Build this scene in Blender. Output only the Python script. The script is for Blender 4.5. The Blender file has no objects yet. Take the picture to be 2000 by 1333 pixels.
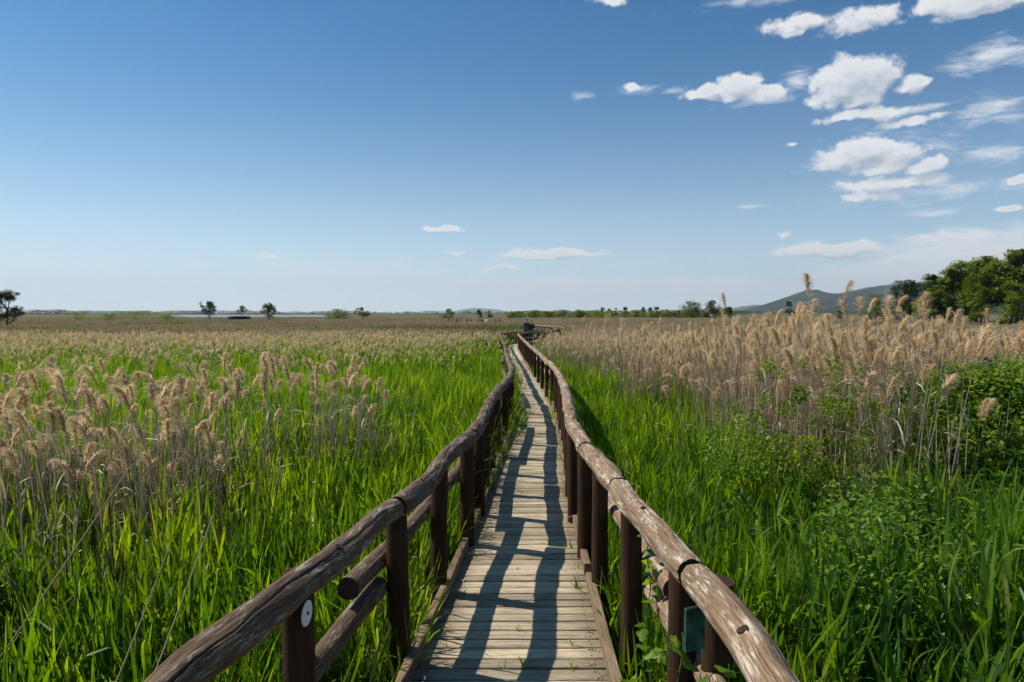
import bpy, math, random
import numpy as np
from mathutils import Vector, Matrix, noise as mnoise

random.seed(7)
RNG = np.random.default_rng(11)
PI = math.pi
R = math.radians
sc = bpy.context.scene
COL = sc.collection

# ------------------------------------------------------------------ camera
CAM_Z = 1.75
F = 1333.3
PITCH = math.atan(54.5 / F)
cam = bpy.data.cameras.new('camera')
cam.lens = 24.0
cam.sensor_width = 36.0
cam.clip_start = 0.05
cam.clip_end = 60000
cam_ob = bpy.data.objects.new('camera', cam)
cam_ob.location = (0, 0, CAM_Z)
cam_ob.rotation_euler = (PI / 2 - PITCH, 0, 0)
COL.objects.link(cam_ob)
sc.camera = cam_ob

# ------------------------------------------------------------------ light
SUN_EL = R(49)
SUN_DIR = Vector((-math.cos(R(20)) * math.cos(SUN_EL), math.sin(R(20)) * math.cos(SUN_EL), math.sin(SUN_EL)))
sun = bpy.data.lights.new('sun', 'SUN')
sun.energy = 5.0
sun.angle = R(0.5)
sun.color = (1.0, 0.92, 0.79)
sun_ob = bpy.data.objects.new('sun', sun)
sun_ob.rotation_euler = SUN_DIR.to_track_quat('Z', 'Y').to_euler()
COL.objects.link(sun_ob)
sc.view_settings.view_transform = 'Standard'
sc.view_settings.look = 'None'
sc.view_settings.gamma = 1
sc.view_settings.use_curve_mapping = False
sc.view_settings.exposure = 0.17
sc.cycles.max_bounces = 8
sc.cycles.diffuse_bounces = 3
sc.cycles.glossy_bounces = 2
sc.cycles.transmission_bounces = 5
sc.cycles.transparent_max_bounces = 6
sc.cycles.volume_bounces = 0
sc.cycles.use_adaptive_sampling = True
sc.cycles.adaptive_threshold = 0.02
sc.cycles.caustics_reflective = False
sc.cycles.caustics_refractive = False
SKY_STRENGTH = 0.085


# ------------------------------------------------------------------ node helpers
class NT:
    def __init__(self, tree):
        self.t = tree
        self.n = tree.nodes
        self.l = tree.links

    def new(self, kind, **kw):
        nd = self.n.new(kind)
        for k, v in kw.items():
            setattr(nd, k, v)
        return nd

    def put(self, sock, v):
        if hasattr(v, 'is_linked') or isinstance(v, bpy.types.NodeSocket):
            self.l.new(v, sock)
        elif v is not None:
            sock.default_value = v

    def math(self, op, a, b=None, c=None, clamp=False):
        nd = self.new('ShaderNodeMath', operation=op)
        nd.use_clamp = clamp
        self.put(nd.inputs[0], a)
        if b is not None:
            self.put(nd.inputs[1], b)
        if c is not None:
            self.put(nd.inputs[2], c)
        return nd.outputs[0]

    def vmath(self, op, a, b=None):
        nd = self.new('ShaderNodeVectorMath', operation=op)
        self.put(nd.inputs[0], a)
        if b is not None:
            self.put(nd.inputs[1], b)
        return nd.outputs[0]

    def maprange(self, v, a, b, c=0.0, d=1.0, smooth=False):
        nd = self.new('ShaderNodeMapRange')
        if smooth:
            nd.interpolation_type = 'SMOOTHSTEP'
        for i, x in enumerate((v, a, b, c, d)):
            self.put(nd.inputs[i], x)
        return nd.outputs[0]

    def mix(self, f, a, b, blend='MIX'):
        nd = self.new('ShaderNodeMix', data_type='RGBA', blend_type=blend)
        self.put(nd.inputs[0], f)
        self.put(nd.inputs[6], a)
        self.put(nd.inputs[7], b)
        return nd.outputs[2]

    def noise(self, vec, scale, detail=4, rough=0.55, dist=0.0, dims='3D'):
        nd = self.new('ShaderNodeTexNoise', noise_dimensions=dims)
        if vec is not None:
            self.put(nd.inputs['Vector'], vec)
        nd.inputs['Scale'].default_value = scale
        nd.inputs['Detail'].default_value = detail
        nd.inputs['Roughness'].default_value = rough
        nd.inputs['Distortion'].default_value = dist
        return nd.outputs[0]

    def scale(self, vec, s):
        nd = self.new('ShaderNodeMapping')
        self.put(nd.inputs[0], vec)
        nd.inputs['Scale'].default_value = s
        return nd.outputs[0]

    def ramp(self, f, stops):
        nd = self.new('ShaderNodeValToRGB')
        self.put(nd.inputs[0], f)
        els = nd.color_ramp.elements
        while len(els) < len(stops):
            els.new(0.5)
        for e, (p, c) in zip(els, stops):
            e.position = p
            e.color = (*c, 1)
        return nd.outputs[0]

    def attr(self, name):
        return self.new('ShaderNodeAttribute', attribute_name=name)

    def bump(self, h, strength=0.5, dist=0.01):
        nd = self.new('ShaderNodeBump')
        nd.inputs['Strength'].default_value = strength
        nd.inputs['Distance'].default_value = dist
        self.put(nd.inputs['Height'], h)
        return nd.outputs[0]


def material(name):
    m = bpy.data.materials.new(name)
    m.use_nodes = True
    m.node_tree.nodes.clear()
    nt = NT(m.node_tree)
    out = nt.new('ShaderNodeOutputMaterial')
    return m, nt, out


def pix_dir(px, py):
    """direction of a photograph pixel, used only to lay out where things stand"""
    x = (px - 1000) / F
    y = -(py - 666.5) / F
    c, s = math.cos(PITCH), math.sin(PITCH)
    return Vector((x, c + y * s, -s + y * c))


# ------------------------------------------------------------------ world: sky and clouds
world = bpy.data.worlds.new('World')
sc.world = world
world.use_nodes = True
world.node_tree.nodes.clear()
w = NT(world.node_tree)
wout = w.new('ShaderNodeOutputWorld')
bg = w.new('ShaderNodeBackground')
w.l.new(bg.outputs[0], wout.inputs[0])
sky = w.new('ShaderNodeTexSky')
sky.sky_type = 'NISHITA'
sky.sun_disc = False
sky.sun_elevation = SUN_EL
sky.sun_rotation = math.atan2(SUN_DIR.x, SUN_DIR.y)
sky.altitude = 0
sky.air_density = 1.0
sky.dust_density = 0.6
sky.ozone_density = 2.2
tc = w.new('ShaderNodeTexCoord')
sep = w.new('ShaderNodeSeparateXYZ')
w.l.new(tc.outputs['Generated'], sep.inputs[0])
AZ = w.math('ARCTAN2', sep.outputs[0], sep.outputs[1])
EL = w.math('ARCSINE', sep.outputs[2])


def sky_xy(px, py):
    d = pix_dir(px, py).normalized()
    return math.atan2(d.x, d.y), math.asin(d.z)


# px, py, half width, half height, weight        (heaped clouds)
CUMULUS = [
    (1672, 150, 105, 52, 1.0), (1640, 175, 80, 38, .8), (1680, 190, 45, 26, .6), (1782, 165, 34, 20, .8),
    (1390, 182, 62, 16, .9), (1440, 172, 52, 28, .9), (1490, 182, 55, 22, .8),
    (1690, 222, 100, 16, .75), (1770, 236, 70, 12, .5),
    (1690, 292, 78, 32, .95), (1650, 312, 85, 24, .8), (1740, 305, 70, 28, .7), (1810, 328, 46, 22, .9), (1720, 332, 80, 14, .6),
    (1720, 362, 120, 15, .7), (1690, 384, 70, 9, .5),
    (1560, 48, 80, 24, .55), (1690, 38, 100, 26, .62), (1900, 5, 140, 34, .95), (1192, -4, 44, 16, .6), (1550, 64, 22, 14, .5),
    (1236, 172, 18, 11, .6), (1985, 350, 46, 14, .8), (1980, 412, 46, 9, .7),
    (1620, 487, 130, 18, .8), (1545, 284, 16, 8, .5), (1536, 461, 16, 9, .5),
    (1070, 495, 130, 12, .8), (865, 446, 46, 8, .7), (890, 489, 26, 5, .6), (525, 502, 34, 7, .5), (985, 524, 50, 6, .5),
    (1110, 553, 200, 8, .45), (1340, 550, 160, 7, .45), (1850, 463, 120, 9, .5), (1930, 492, 120, 10, .5), (1730, 506, 80, 8, .45), (1900, 530, 120, 12, .45),
    # off to the right of the picture the same sky goes on
    (2250, 120, 160, 40, .9), (2400, 330, 190, 36, .8), (2300, 480, 260, 40, .8), (2700, 200, 260, 60, .9), (2150, -120, 160, 50, .8), (1500, -160, 170, 40, .7)]
WISPS = [
    (1930, 110, 110, 34, .6), (1950, 215, 90, 36, .5), (1950, 303, 110, 20, .6), (1830, 415, 70, 10, .5), (1830, 355, 40, 18, .4),
    (1250, 175, 40, 8, .3), (1130, 190, 30, 8, .3), (1560, 160, 34, 24, .45), (1310, 176, 30, 8, .35), (1500, 195, 80, 14, .4),
    (1800, 212, 60, 8, .5), (1000, 590, 1200, 50, .30), (700, 535, 260, 24, .3), (1470, 403, 40, 4, .4),
    (1500, -4, 130, 12, .3), (1110, 566, 330, 32, 1.0), (1380, 560, 280, 28, .95), (940, 556, 220, 14, .6), (1900, 500, 270, 66, 1.25), (1780, 535, 270, 44, 1.1), (1620, 562, 220, 30, .95), (2200, 520, 300, 90, .9), (1980, 470, 200, 40, .8), (1730, 300, 130, 50, .35), (1800, 380, 200, 20, .3)]


def cloud_mask(u, v, items):
    m = None
    for (px, py, hw, hh, wt) in items:
        a0, e0 = sky_xy(px, py)
        a1, _ = sky_xy(px + hw, py)
        _, e1 = sky_xy(px, py - hh)
        du = w.math('MULTIPLY', w.math('SUBTRACT', u, a0), 1 / max(1e-4, a1 - a0))
        dv = w.math('MULTIPLY', w.math('SUBTRACT', v, e0), 1 / max(1e-4, e1 - e0))
        d2 = w.math('MULTIPLY_ADD', du, du, w.math('MULTIPLY', dv, dv))
        val = w.math('MULTIPLY_ADD', w.math('SQRT', d2), -wt, wt)
        m = val if m is None else w.math('MAXIMUM', m, val)
    return m


def uvvec(u, v, su, sv):
    c = w.new('ShaderNodeCombineXYZ')
    w.l.new(w.math('MULTIPLY', u, su), c.inputs[0])
    w.l.new(w.math('MULTIPLY', v, sv), c.inputs[1])
    return c.outputs[0]


def cumulus(u, v):
    wn = w.new('ShaderNodeTexNoise')
    w.put(wn.inputs['Vector'], uvvec(u, v, 1, 1.3))
    wn.inputs['Scale'].default_value = 26
    wn.inputs['Detail'].default_value = 3
    s = w.new('ShaderNodeSeparateXYZ')
    w.l.new(wn.outputs[1], s.inputs[0])
    uu = w.math('MULTIPLY_ADD', w.math('SUBTRACT', s.outputs[0], .5), .045, u)
    vv = w.math('MULTIPLY_ADD', w.math('SUBTRACT', s.outputs[1], .5), .024, v)
    m = cloud_mask(uu, vv, CUMULUS)
    n = w.noise(uvvec(u, v, 1, 1.25), 42, 8, .60)
    return w.math('MULTIPLY_ADD', w.math('SUBTRACT', n, .49), 1.22, m)


den = cumulus(AZ, EL)
den2 = cumulus(w.math('ADD', AZ, -.006), w.math('ADD', EL, .011))
a_c = w.maprange(den, -.02, .32, 0, 1, True)
relief = w.math('MULTIPLY', w.math('SUBTRACT', den, den2), 1.0)
lum = w.maprange(relief, -.42, .28, 0, 1)
thick = w.maprange(den, .35, 1.0, 0, .30)
lum = w.math('SUBTRACT', lum, thick, clamp=True)
cloud_col = w.mix(lum, (.42, .48, .58, 1), (.88, .89, .90, 1))
wm = cloud_mask(AZ, EL, WISPS)
wn2 = w.noise(uvvec(AZ, EL, 1, 3.4), 20, 8, .70, 0.5)
a_w = w.math('MULTIPLY', w.maprange(w.math('MULTIPLY_ADD', w.math('SUBTRACT', wn2, .5), 1.9, wm), -.1, .75, 0, 1, True), .85)

skyc = w.vmath('MULTIPLY', sky.outputs[0], (SKY_STRENGTH, SKY_STRENGTH, SKY_STRENGTH))
hs = w.new('ShaderNodeHueSaturation')
hs.inputs['Saturation'].default_value = 1.10
hs.inputs['Value'].default_value = 1.0
w.l.new(skyc, hs.inputs['Color'])
graded = w.vmath('MULTIPLY', hs.outputs[0], (.205, .79, 1.08))
# thicker summer air low down: the sky pales towards the horizon, more on the sunward left
hzf = w.math('POWER', w.maprange(EL, -.02, .56, 1, 0), 3.9)
side_ = w.maprange(AZ, -1.0, 1.0, .88, .58)
graded = w.mix(w.math('MULTIPLY', hzf, w.math('ADD', side_, .12, clamp=True)), graded, (1.20, 1.29, 1.37, 1))
c1 = w.mix(a_w, graded, (.86, .89, .93, 1))
c2 = w.mix(w.math('MULTIPLY', a_c, .93), c1, cloud_col)
w.l.new(c2, bg.inputs[0])
bg.inputs[1].default_value = 0.90
world.cycles.sampling_method = 'MANUAL'
world.cycles.sample_map_resolution = 1024

# ------------------------------------------------------------------ mesh helpers
def mesh_np(name, V, faces, mats, attrs=None, midx=None, smooth=False):
    """V (n,3); faces: list of (k,4)/(k,3) int arrays"""
    me = bpy.data.meshes.new(name)
    V = np.asarray(V, dtype=np.float32)
    faces = [np.asarray(f, dtype=np.int32) for f in faces if len(f)]
    me.vertices.add(len(V))
    me.vertices.foreach_set('co', V.ravel())
    nl = sum(f.size for f in faces)
    npoly = sum(len(f) for f in faces)
    me.loops.add(nl)
    me.loops.foreach_set('vertex_index', np.concatenate([f.ravel() for f in faces]))
    me.polygons.add(npoly)
    sizes = np.concatenate([np.full(len(f), f.shape[1], np.int32) for f in faces])
    starts = np.concatenate([[0], np.cumsum(sizes)[:-1]]).astype(np.int32)
    me.polygons.foreach_set('loop_start', starts)
    me.polygons.foreach_set('loop_total', sizes)
    if midx is not None:
        me.polygons.foreach_set('material_index', np.asarray(midx, np.int32))
    me.polygons.foreach_set('use_smooth', np.full(npoly, smooth))
    for m in (mats if isinstance(mats, (list, tuple)) else [mats]):
        me.materials.append(m)
    for k, a in (attrs or {}).items():
        a = np.asarray(a, np.float32)
        if a.ndim == 1:
            at = me.attributes.new(k, 'FLOAT', 'POINT')
            at.data.foreach_set('value', a)
        else:
            at = me.attributes.new(k, 'FLOAT_VECTOR', 'POINT')
            at.data.foreach_set('vector', a.ravel())
    me.update()
    me.validate()
    return me


class Acc:
    """collects quads/tris with a per-vertex random tone and a material slot"""
    def __init__(self):
        self.V = []; self.Q = []; self.T = []; self.r = []; self.mq = []; self.mt = []; self.n = 0; self.wp = []

    def add(self, V, Q=None, T=None, rnd=0.5, slot=0, wp=None):
        V = np.asarray(V, np.float32).reshape(-1, 3)
        self.V.append(V)
        self.r.append(np.broadcast_to(np.asarray(rnd, np.float32), (len(V),)))
        self.wp.append(np.asarray(wp if wp is not None else V, np.float32).reshape(-1, 3))
        if Q is not None and len(Q):
            self.Q.append(np.asarray(Q) + self.n); self.mq.append(np.full(len(Q), slot))
        if T is not None and len(T):
            self.T.append(np.asarray(T) + self.n); self.mt.append(np.full(len(T), slot))
        self.n += len(V)

    def mesh(self, name, mats, smooth=False, wpos=False):
        fs = []; mi = []
        if self.Q:
            fs.append(np.concatenate(self.Q)); mi.append(np.concatenate(self.mq))
        if self.T:
            fs.append(np.concatenate(self.T)); mi.append(np.concatenate(self.mt))
        at = {'rnd': np.concatenate(self.r)}
        if wpos:
            at['wpos'] = np.concatenate(self.wp)
        return mesh_np(name, np.concatenate(self.V), fs, mats, at, np.concatenate(mi), smooth)


def new_obj(name, data, parent=None, loc=(0, 0, 0), rot=(0, 0, 0), **props):
    o = bpy.data.objects.new(name, data)
    o.location = loc
    o.rotation_euler = rot
    COL.objects.link(o)
    if parent:
        o.parent = parent
    for k, v in props.items():
        if v is not None:
            o[k] = v
    return o


def thing(name, label, cat, loc=(0, 0, 0), rz=0, group=None):
    return new_obj(name, None, None, loc, (0, 0, rz), label=label, category=cat, group=group)


def strips(acc, P0, az, th0, bend, length, width, nseg, rnd, slot=0, twist=None, power=1.5, tip=2.2, base=.35):
    """many bending leaf blades at once"""
    P0 = np.asarray(P0, float)
    n = len(P0)
    b = lambda a: np.broadcast_to(np.asarray(a, float), (n,))
    az, th0, bend, length, width, rnd = map(b, (az, th0, bend, length, width, rnd))
    twist = RNG.uniform(-.9, .9, n) if twist is None else b(twist)
    t = np.linspace(0, 1, nseg + 1)
    tm = (t[1:] + t[:-1]) / 2
    th = th0[:, None] + bend[:, None] * tm[None] ** power
    step = (length / nseg)[:, None]
    dx = np.concatenate([np.zeros((n, 1)), np.cumsum(np.sin(th) * step, 1)], 1)
    dz = np.concatenate([np.zeros((n, 1)), np.cumsum(np.cos(th) * step, 1)], 1)
    ca, sa = np.cos(az)[:, None], np.sin(az)[:, None]
    C = np.stack([P0[:, 0, None] + dx * ca, P0[:, 1, None] + dx * sa, P0[:, 2, None] + dz], -1)
    tha = th0[:, None] + bend[:, None] * t[None] ** power
    nrm = np.stack([np.cos(tha) * ca, np.cos(tha) * sa, -np.sin(tha)], -1)
    perp = np.stack([-sa + 0 * tha, ca + 0 * tha, 0 * tha], -1)
    tw = (twist[:, None] * (.4 + .6 * t[None]))[..., None]
    W = np.cos(tw) * perp + np.sin(tw) * nrm
    prof = np.minimum(1, base + 4 * t) * (1 - t ** tip)
    prof[-1] = .04
    W = W * (width[:, None, None] / 2 * prof[None, :, None])
    V = np.stack([C - W, C + W], 2).reshape(n, -1, 3)
    m = 2 * (nseg + 1)
    k = np.arange(nseg)
    q = np.stack([2 * k, 2 * k + 1, 2 * k + 3, 2 * k + 2], 1)
    Q = (q[None] + (np.arange(n) * m)[:, None, None]).reshape(-1, 4)
    acc.add(V.reshape(-1, 3), Q, rnd=np.repeat(rnd, m), slot=slot)
    return C[:, -1]


def tube(acc, pts, rad, seg=8, caps=True, rnd=.5, slot=0, fr=None, rough=0., crack=None, s0=0., seed=0.):
    """round timber along a line; wpos = (around x, around y, along) for the grain"""
    pts = np.asarray(pts, float)
    n = len(pts)
    rad = np.broadcast_to(np.asarray(rad, float), (n,))
    d = np.gradient(pts, axis=0)
    d /= np.linalg.norm(d, axis=1)[:, None] + 1e-9
    up = np.array([0, 0, 1.]) if abs(d[0][2]) < .9 else np.array([1., 0, 0])
    side = np.cross(d, up); side /= np.linalg.norm(side, axis=1)[:, None]
    upv = np.cross(side, d)
    s = s0 + np.concatenate([[0], np.cumsum(np.linalg.norm(np.diff(pts, axis=0), axis=1))])
    a = np.linspace(0, 2 * PI, seg, endpoint=False)
    ca, sa = np.cos(a), np.sin(a)
    rr = np.repeat(rad[:, None], seg, 1)
    if rough:
        for i in range(n):
            for j in range(seg):
                v = mnoise.noise((ca[j] * 1.3 + seed, sa[j] * 1.3, s[i] * 3.0)) * 1.0 + mnoise.noise((ca[j] * 4 + seed, sa[j] * 4, s[i] * 7.0)) * .45
                rr[i, j] *= 1 + rough * v
    if crack:
        for (ang, wd, dep, sa0, sa1) in crack:
            for i in range(n):
                if sa0 < s[i] - s0 < sa1:
                    ee = min(1, (s[i] - s0 - sa0) / .12, (sa1 - s[i] + s0) / .12)
                    c0 = ang + .35 * mnoise.noise((s[i] * 1.6, ang, seed)) + .07 * mnoise.noise((s[i] * 11, ang, seed))
                    da = np.abs((a - c0 + PI) % (2 * PI) - PI)
                    rr[i] -= np.where(da < wd, dep * ee * (1 - da / wd), 0)
    V = pts[:, None, :] + rr[..., None] * (ca[None, :, None] * side[:, None, :] + sa[None, :, None] * upv[:, None, :])
    wp = np.stack([rr * ca[None] + seed, rr * sa[None], np.repeat(s[:, None], seg, 1)], -1)
    i = np.arange(n - 1)[:, None] * seg
    j = np.arange(seg)[None]
    jn = (j + 1) % seg
    Q = np.stack([i + j, i + jn, i + seg + jn, i + seg + j], -1).reshape(-1, 4)
    V = V.reshape(-1, 3); wp = wp.reshape(-1, 3)
    acc.add(V, Q, rnd=rnd, slot=slot, wp=wp)
    if caps:
        for e, ring, sgn in ((0, 0, -1), (n - 1, (n - 1) * seg, 1)):
            cv = V[ring:ring + seg]
            cw = wp[ring:ring + seg].copy()
            c = pts[e] + d[e] * sgn * rad[e] * .06
            vv = np.concatenate([cv, [c]])
            ww = np.concatenate([cw, [[seed, 0, s[e]]]])
            jj = np.arange(seg)
            T = np.stack([jj, (jj + 1) % seg, np.full(seg, seg)], 1)
            if sgn < 0:
                T = T[:, ::-1]
            acc.add(vv, None, T, rnd=rnd, slot=slot + 1 if fr else slot, wp=ww)


def box(acc, c, s, rnd=.5, slot=0, rz=0, bev=0., jit=0.):
    x, y, z = s[0] / 2, s[1] / 2, s[2] / 2
    if bev:
        lo = [(-x + bev, -y + bev), (x - bev, -y + bev), (x - bev, y - bev), (-x + bev, y - bev)]
        full = [(-x, -y), (x, -y), (x, y), (-x, y)]
        V = [(a, b, -z) for a, b in full] + [(a, b, z - bev) for a, b in full] + [(a, b, z) for a, b in lo]
        Q = [(3, 2, 1, 0), (8, 9, 10, 11)]
        for k in (0, 4):
            for i in range(4):
                Q.append((k + i, k + (i + 1) % 4, k + 4 + (i + 1) % 4, k + 4 + i))
    else:
        V = [(a, b, c_) for c_ in (-z, z) for a, b in ((-x, -y), (x, -y), (x, y), (-x, y))]
        Q = [(3, 2, 1, 0), (4, 5, 6, 7), (0, 1, 5, 4), (1, 2, 6, 5), (2, 3, 7, 6), (3, 0, 4, 7)]
    V = np.array(V, float)
    wp = V[:, [1, 2, 0]].copy()
    if jit:
        V += RNG.uniform(-jit, jit, V.shape)
    co, si = math.cos(rz), math.sin(rz)
    V = np.stack([V[:, 0] * co - V[:, 1] * si, V[:, 0] * si + V[:, 1] * co, V[:, 2]], 1) + np.array(c)
    acc.add(V, Q, rnd=rnd, slot=slot, wp=wp)


# ------------------------------------------------------------------ materials
def leaf_mat(name, stops, tmul=(1.9, 1.7, .55), tfac=.5, rough=.42, spec=.35, vary=.35, big=None):
    m, nt, out = material(name)
    r = nt.attr('rnd').outputs['Fac']
    oi = nt.new('ShaderNodeObjectInfo')
    f = nt.math('ADD', r, nt.math('MULTIPLY', nt.math('SUBTRACT', oi.outputs['Random'], .5), vary), clamp=True)
    if big:
        geo = nt.new('ShaderNodeNewGeometry')
        n = nt.noise(geo.outputs['Position'], big, 2, .5)
        f = nt.math('ADD', f, nt.math('MULTIPLY', nt.math('SUBTRACT', n, .5), .9), clamp=True)
    col = nt.ramp(f, stops)
    p = nt.new('ShaderNodeBsdfPrincipled')
    nt.put(p.inputs['Base Color'], col)
    p.inputs['Roughness'].default_value = rough
    p.inputs['Specular IOR Level'].default_value = spec
    tr = nt.new('ShaderNodeBsdfTranslucent')
    tcol = nt.vmath('MULTIPLY', col, tmul)
    nt.put(tr.inputs[0], tcol)
    mx = nt.new('ShaderNodeMixShader')
    mx.inputs[0].default_value = tfac
    nt.l.new(p.outputs[0], mx.inputs[1])
    nt.l.new(tr.outputs[0], mx.inputs[2])
    nt.l.new(mx.outputs[0], out.inputs[0])
    return m


M_GREEN = leaf_mat('reed_leaf_green', [(0, (.040, .092, .009)), (.45, (.092, .184, .009)), (.8, (.165, .270, .011)), (1, (.24, .31, .03))], tmul=(2.15, 1.95, .40), tfac=.56, big=.5)
M_GREEN_DIMLIT = leaf_mat('reed_leaf_deep_green', [(0, (.032, .082, .016)), (.5, (.080, .168, .016)), (.85, (.150, .250, .022)), (1, (.16, .22, .05))], tmul=(2.0, 1.85, .5), big=.6)  # darker copy of the green leaf; weaker backlight on the right put into colour
M_STEMG = leaf_mat('reed_stem_green', [(0, (.05, .10, .02)), (1, (.12, .18, .04))], tfac=.15)
M_DRY = leaf_mat('dry_reed_stem', [(0, (.28, .23, .16)), (.5, (.50, .42, .30)), (1, (.72, .63, .47))], tmul=(1.1, 1., .8), tfac=.2, spec=.15, rough=.6)
M_GREY = leaf_mat('grey_reed_stem', [(0, (.065, .053, .040)), (.5, (.12, .098, .072)), (1, (.22, .185, .135))], tmul=(1.1, 1., .8), tfac=.1, spec=.1, rough=.7)
M_PLUME = leaf_mat('reed_plume', [(0, (.49, .385, .245)), (.5, (.71, .58, .40)), (1, (.88, .77, .58))], tmul=(1.1, 1., .85), tfac=.56, spec=.05, rough=.8)
M_PLUMEFAR = leaf_mat('far_reed_plume', [(0, (.28, .21, .13)), (.5, (.46, .36, .235)), (1, (.64, .53, .38))], tmul=(1.1, 1., .8), tfac=.35, spec=.05, rough=.8)
M_OLIVE = leaf_mat('far_reed_leaf', [(0, (.072, .095, .026)), (.5, (.140, .165, .048)), (1, (.26, .255, .10))], tmul=(1.4, 1.3, .7), tfac=.35, spec=.15, rough=.6)
M_BRAMBLE = leaf_mat('bramble_leaf', [(0, (.050, .110, .012)), (.5, (.105, .200, .014)), (.85, (.20, .31, .02)), (1, (.29, .33, .06))], tmul=(2.1, 1.9, .5), tfac=.48, rough=.5, spec=.25)
M_TREE = leaf_mat('tree_leaf', [(0, (.085, .135, .024)), (.5, (.150, .220, .034)), (1, (.23, .31, .05))], tmul=(1.8, 1.6, .6), tfac=.38, rough=.6, spec=.15, vary=.2)
M_TREEY = leaf_mat('tree_leaf_yellow', [(0, (.065, .10, .016)), (.5, (.11, .16, .02)), (1, (.17, .21, .03))], tfac=.4, rough=.6, spec=.15, vary=.2)
M_TREED = leaf_mat('tree_leaf_dark', [(0, (.022, .044, .012)), (.5, (.042, .076, .018)), (1, (.08, .115, .026))], tfac=.25, rough=.6, spec=.15, vary=.2)
M_TREEG = leaf_mat('tree_leaf_grey', [(0, (.065, .105, .045)), (.5, (.11, .155, .060)), (1, (.17, .22, .09))], tfac=.3, rough=.6, spec=.15, vary=.2)


def simple_mat(name, col, rough=.7, spec=.3, nscale=None, amp=.3, bump=0.):
    m, nt, out = material(name)
    p = nt.new('ShaderNodeBsdfPrincipled')
    p.inputs['Roughness'].default_value = rough
    p.inputs['Specular IOR Level'].default_value = spec
    if nscale:
        tcn = nt.new('ShaderNodeTexCoord')
        n = nt.noise(tcn.outputs['Object'], nscale, 5, .6)
        f = nt.maprange(n, .3, .7, 1 - amp, 1 + amp)
        nt.put(p.inputs['Base Color'], nt.vmath('MULTIPLY', (*col,), f))
        if bump:
            nt.put(p.inputs['Normal'], nt.bump(n, bump, .01))
    else:
        p.inputs['Base Color'].default_value = (*col, 1)
    nt.l.new(p.outputs[0], out.inputs[0])
    return m


def log_mat(name, dark, mid, light, worn, worn_amt, seed=0., bumps=.7):
    """stripped round timber, weathered: streaks along the log, pale worn flakes, dark checks"""
    m, nt, out = material(name)
    wp = nt.attr('wpos').outputs['Vector']
    oi = nt.new('ShaderNodeObjectInfo')
    off = nt.new('ShaderNodeCombineXYZ')
    nt.l.new(nt.math('MULTIPLY', oi.outputs['Random'], 37.), off.inputs[0])
    v = nt.vmath('ADD', wp, off.outputs[0])
    fine = nt.noise(nt.scale(v, (60, 60, 3.2)), 2.4, 6, .65, .3)
    coarse = nt.noise(nt.scale(v, (12, 12, 1.6)), 1.3, 4, .6)
    col = nt.ramp(nt.math('ADD', nt.math('MULTIPLY', fine, .6), nt.math('MULTIPLY', coarse, .4)),
                  [(.33, dark), (.5, mid), (.68, light)])
    patch = nt.noise(nt.scale(v, (18, 18, 3.2)), 1.6, 3, .6)
    flake = nt.noise(nt.scale(v, (80, 80, 9)), 2.0, 5, .72)
    geo = nt.new('ShaderNodeNewGeometry')
    wm_ = nt.maprange(nt.math('ADD', nt.math('MULTIPLY', patch, .55), nt.math('MULTIPLY', flake, .6)), .70 - worn_amt, .78 - worn_amt)
    col = nt.mix(nt.math('MULTIPLY', wm_, .75), col, (*worn, 1))
    # narrow dark checks running with the grain
    ck = nt.noise(nt.scale(v, (34, 34, 1.1)), 1.6, 3, .5, .2)
    ckm = nt.maprange(nt.math('ABSOLUTE', nt.math('SUBTRACT', ck, .5)), 0, .012, 1, 0)
    ckg = nt.maprange(nt.noise(nt.scale(v, (5, 5, 2.2)), 1.0, 2), .47, .56)
    ckm = nt.math('MULTIPLY', ckm, ckg)
    col = nt.mix(nt.math('MULTIPLY', ckm, .85), col, (dark[0] * .25, dark[1] * .25, dark[2] * .25, 1))
    p = nt.new('ShaderNodeBsdfPrincipled')
    nt.put(p.inputs['Base Color'], col)
    p.inputs['Roughness'].default_value = .82
    p.inputs['Specular IOR Level'].default_value = .18
    h = nt.math('SUBTRACT', nt.math('ADD', nt.math('MULTIPLY', fine, .6), nt.math('MULTIPLY', wm_, .25)), nt.math('MULTIPLY', ckm, 1.0))
    nt.put(p.inputs['Normal'], nt.bump(h, bumps, .006))
    nt.l.new(p.outputs[0], out.inputs[0])
    return m


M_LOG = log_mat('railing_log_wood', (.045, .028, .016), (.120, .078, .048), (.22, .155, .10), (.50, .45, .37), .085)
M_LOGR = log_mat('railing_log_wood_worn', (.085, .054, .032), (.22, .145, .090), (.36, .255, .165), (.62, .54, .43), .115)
M_POST = log_mat('railing_post_wood', (.018, .009, .005), (.045, .023, .012), (.085, .047, .026), (.20, .15, .10), -.03, bumps=.6)
M_END = simple_mat('log_end_grain', (.045, .030, .022), .9, .1, 30, .4)
M_KERB = log_mat('kerb_wood', (.10, .070, .045), (.22, .155, .10), (.33, .25, .17), (.42, .35, .26), .02, bumps=.5)


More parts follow.
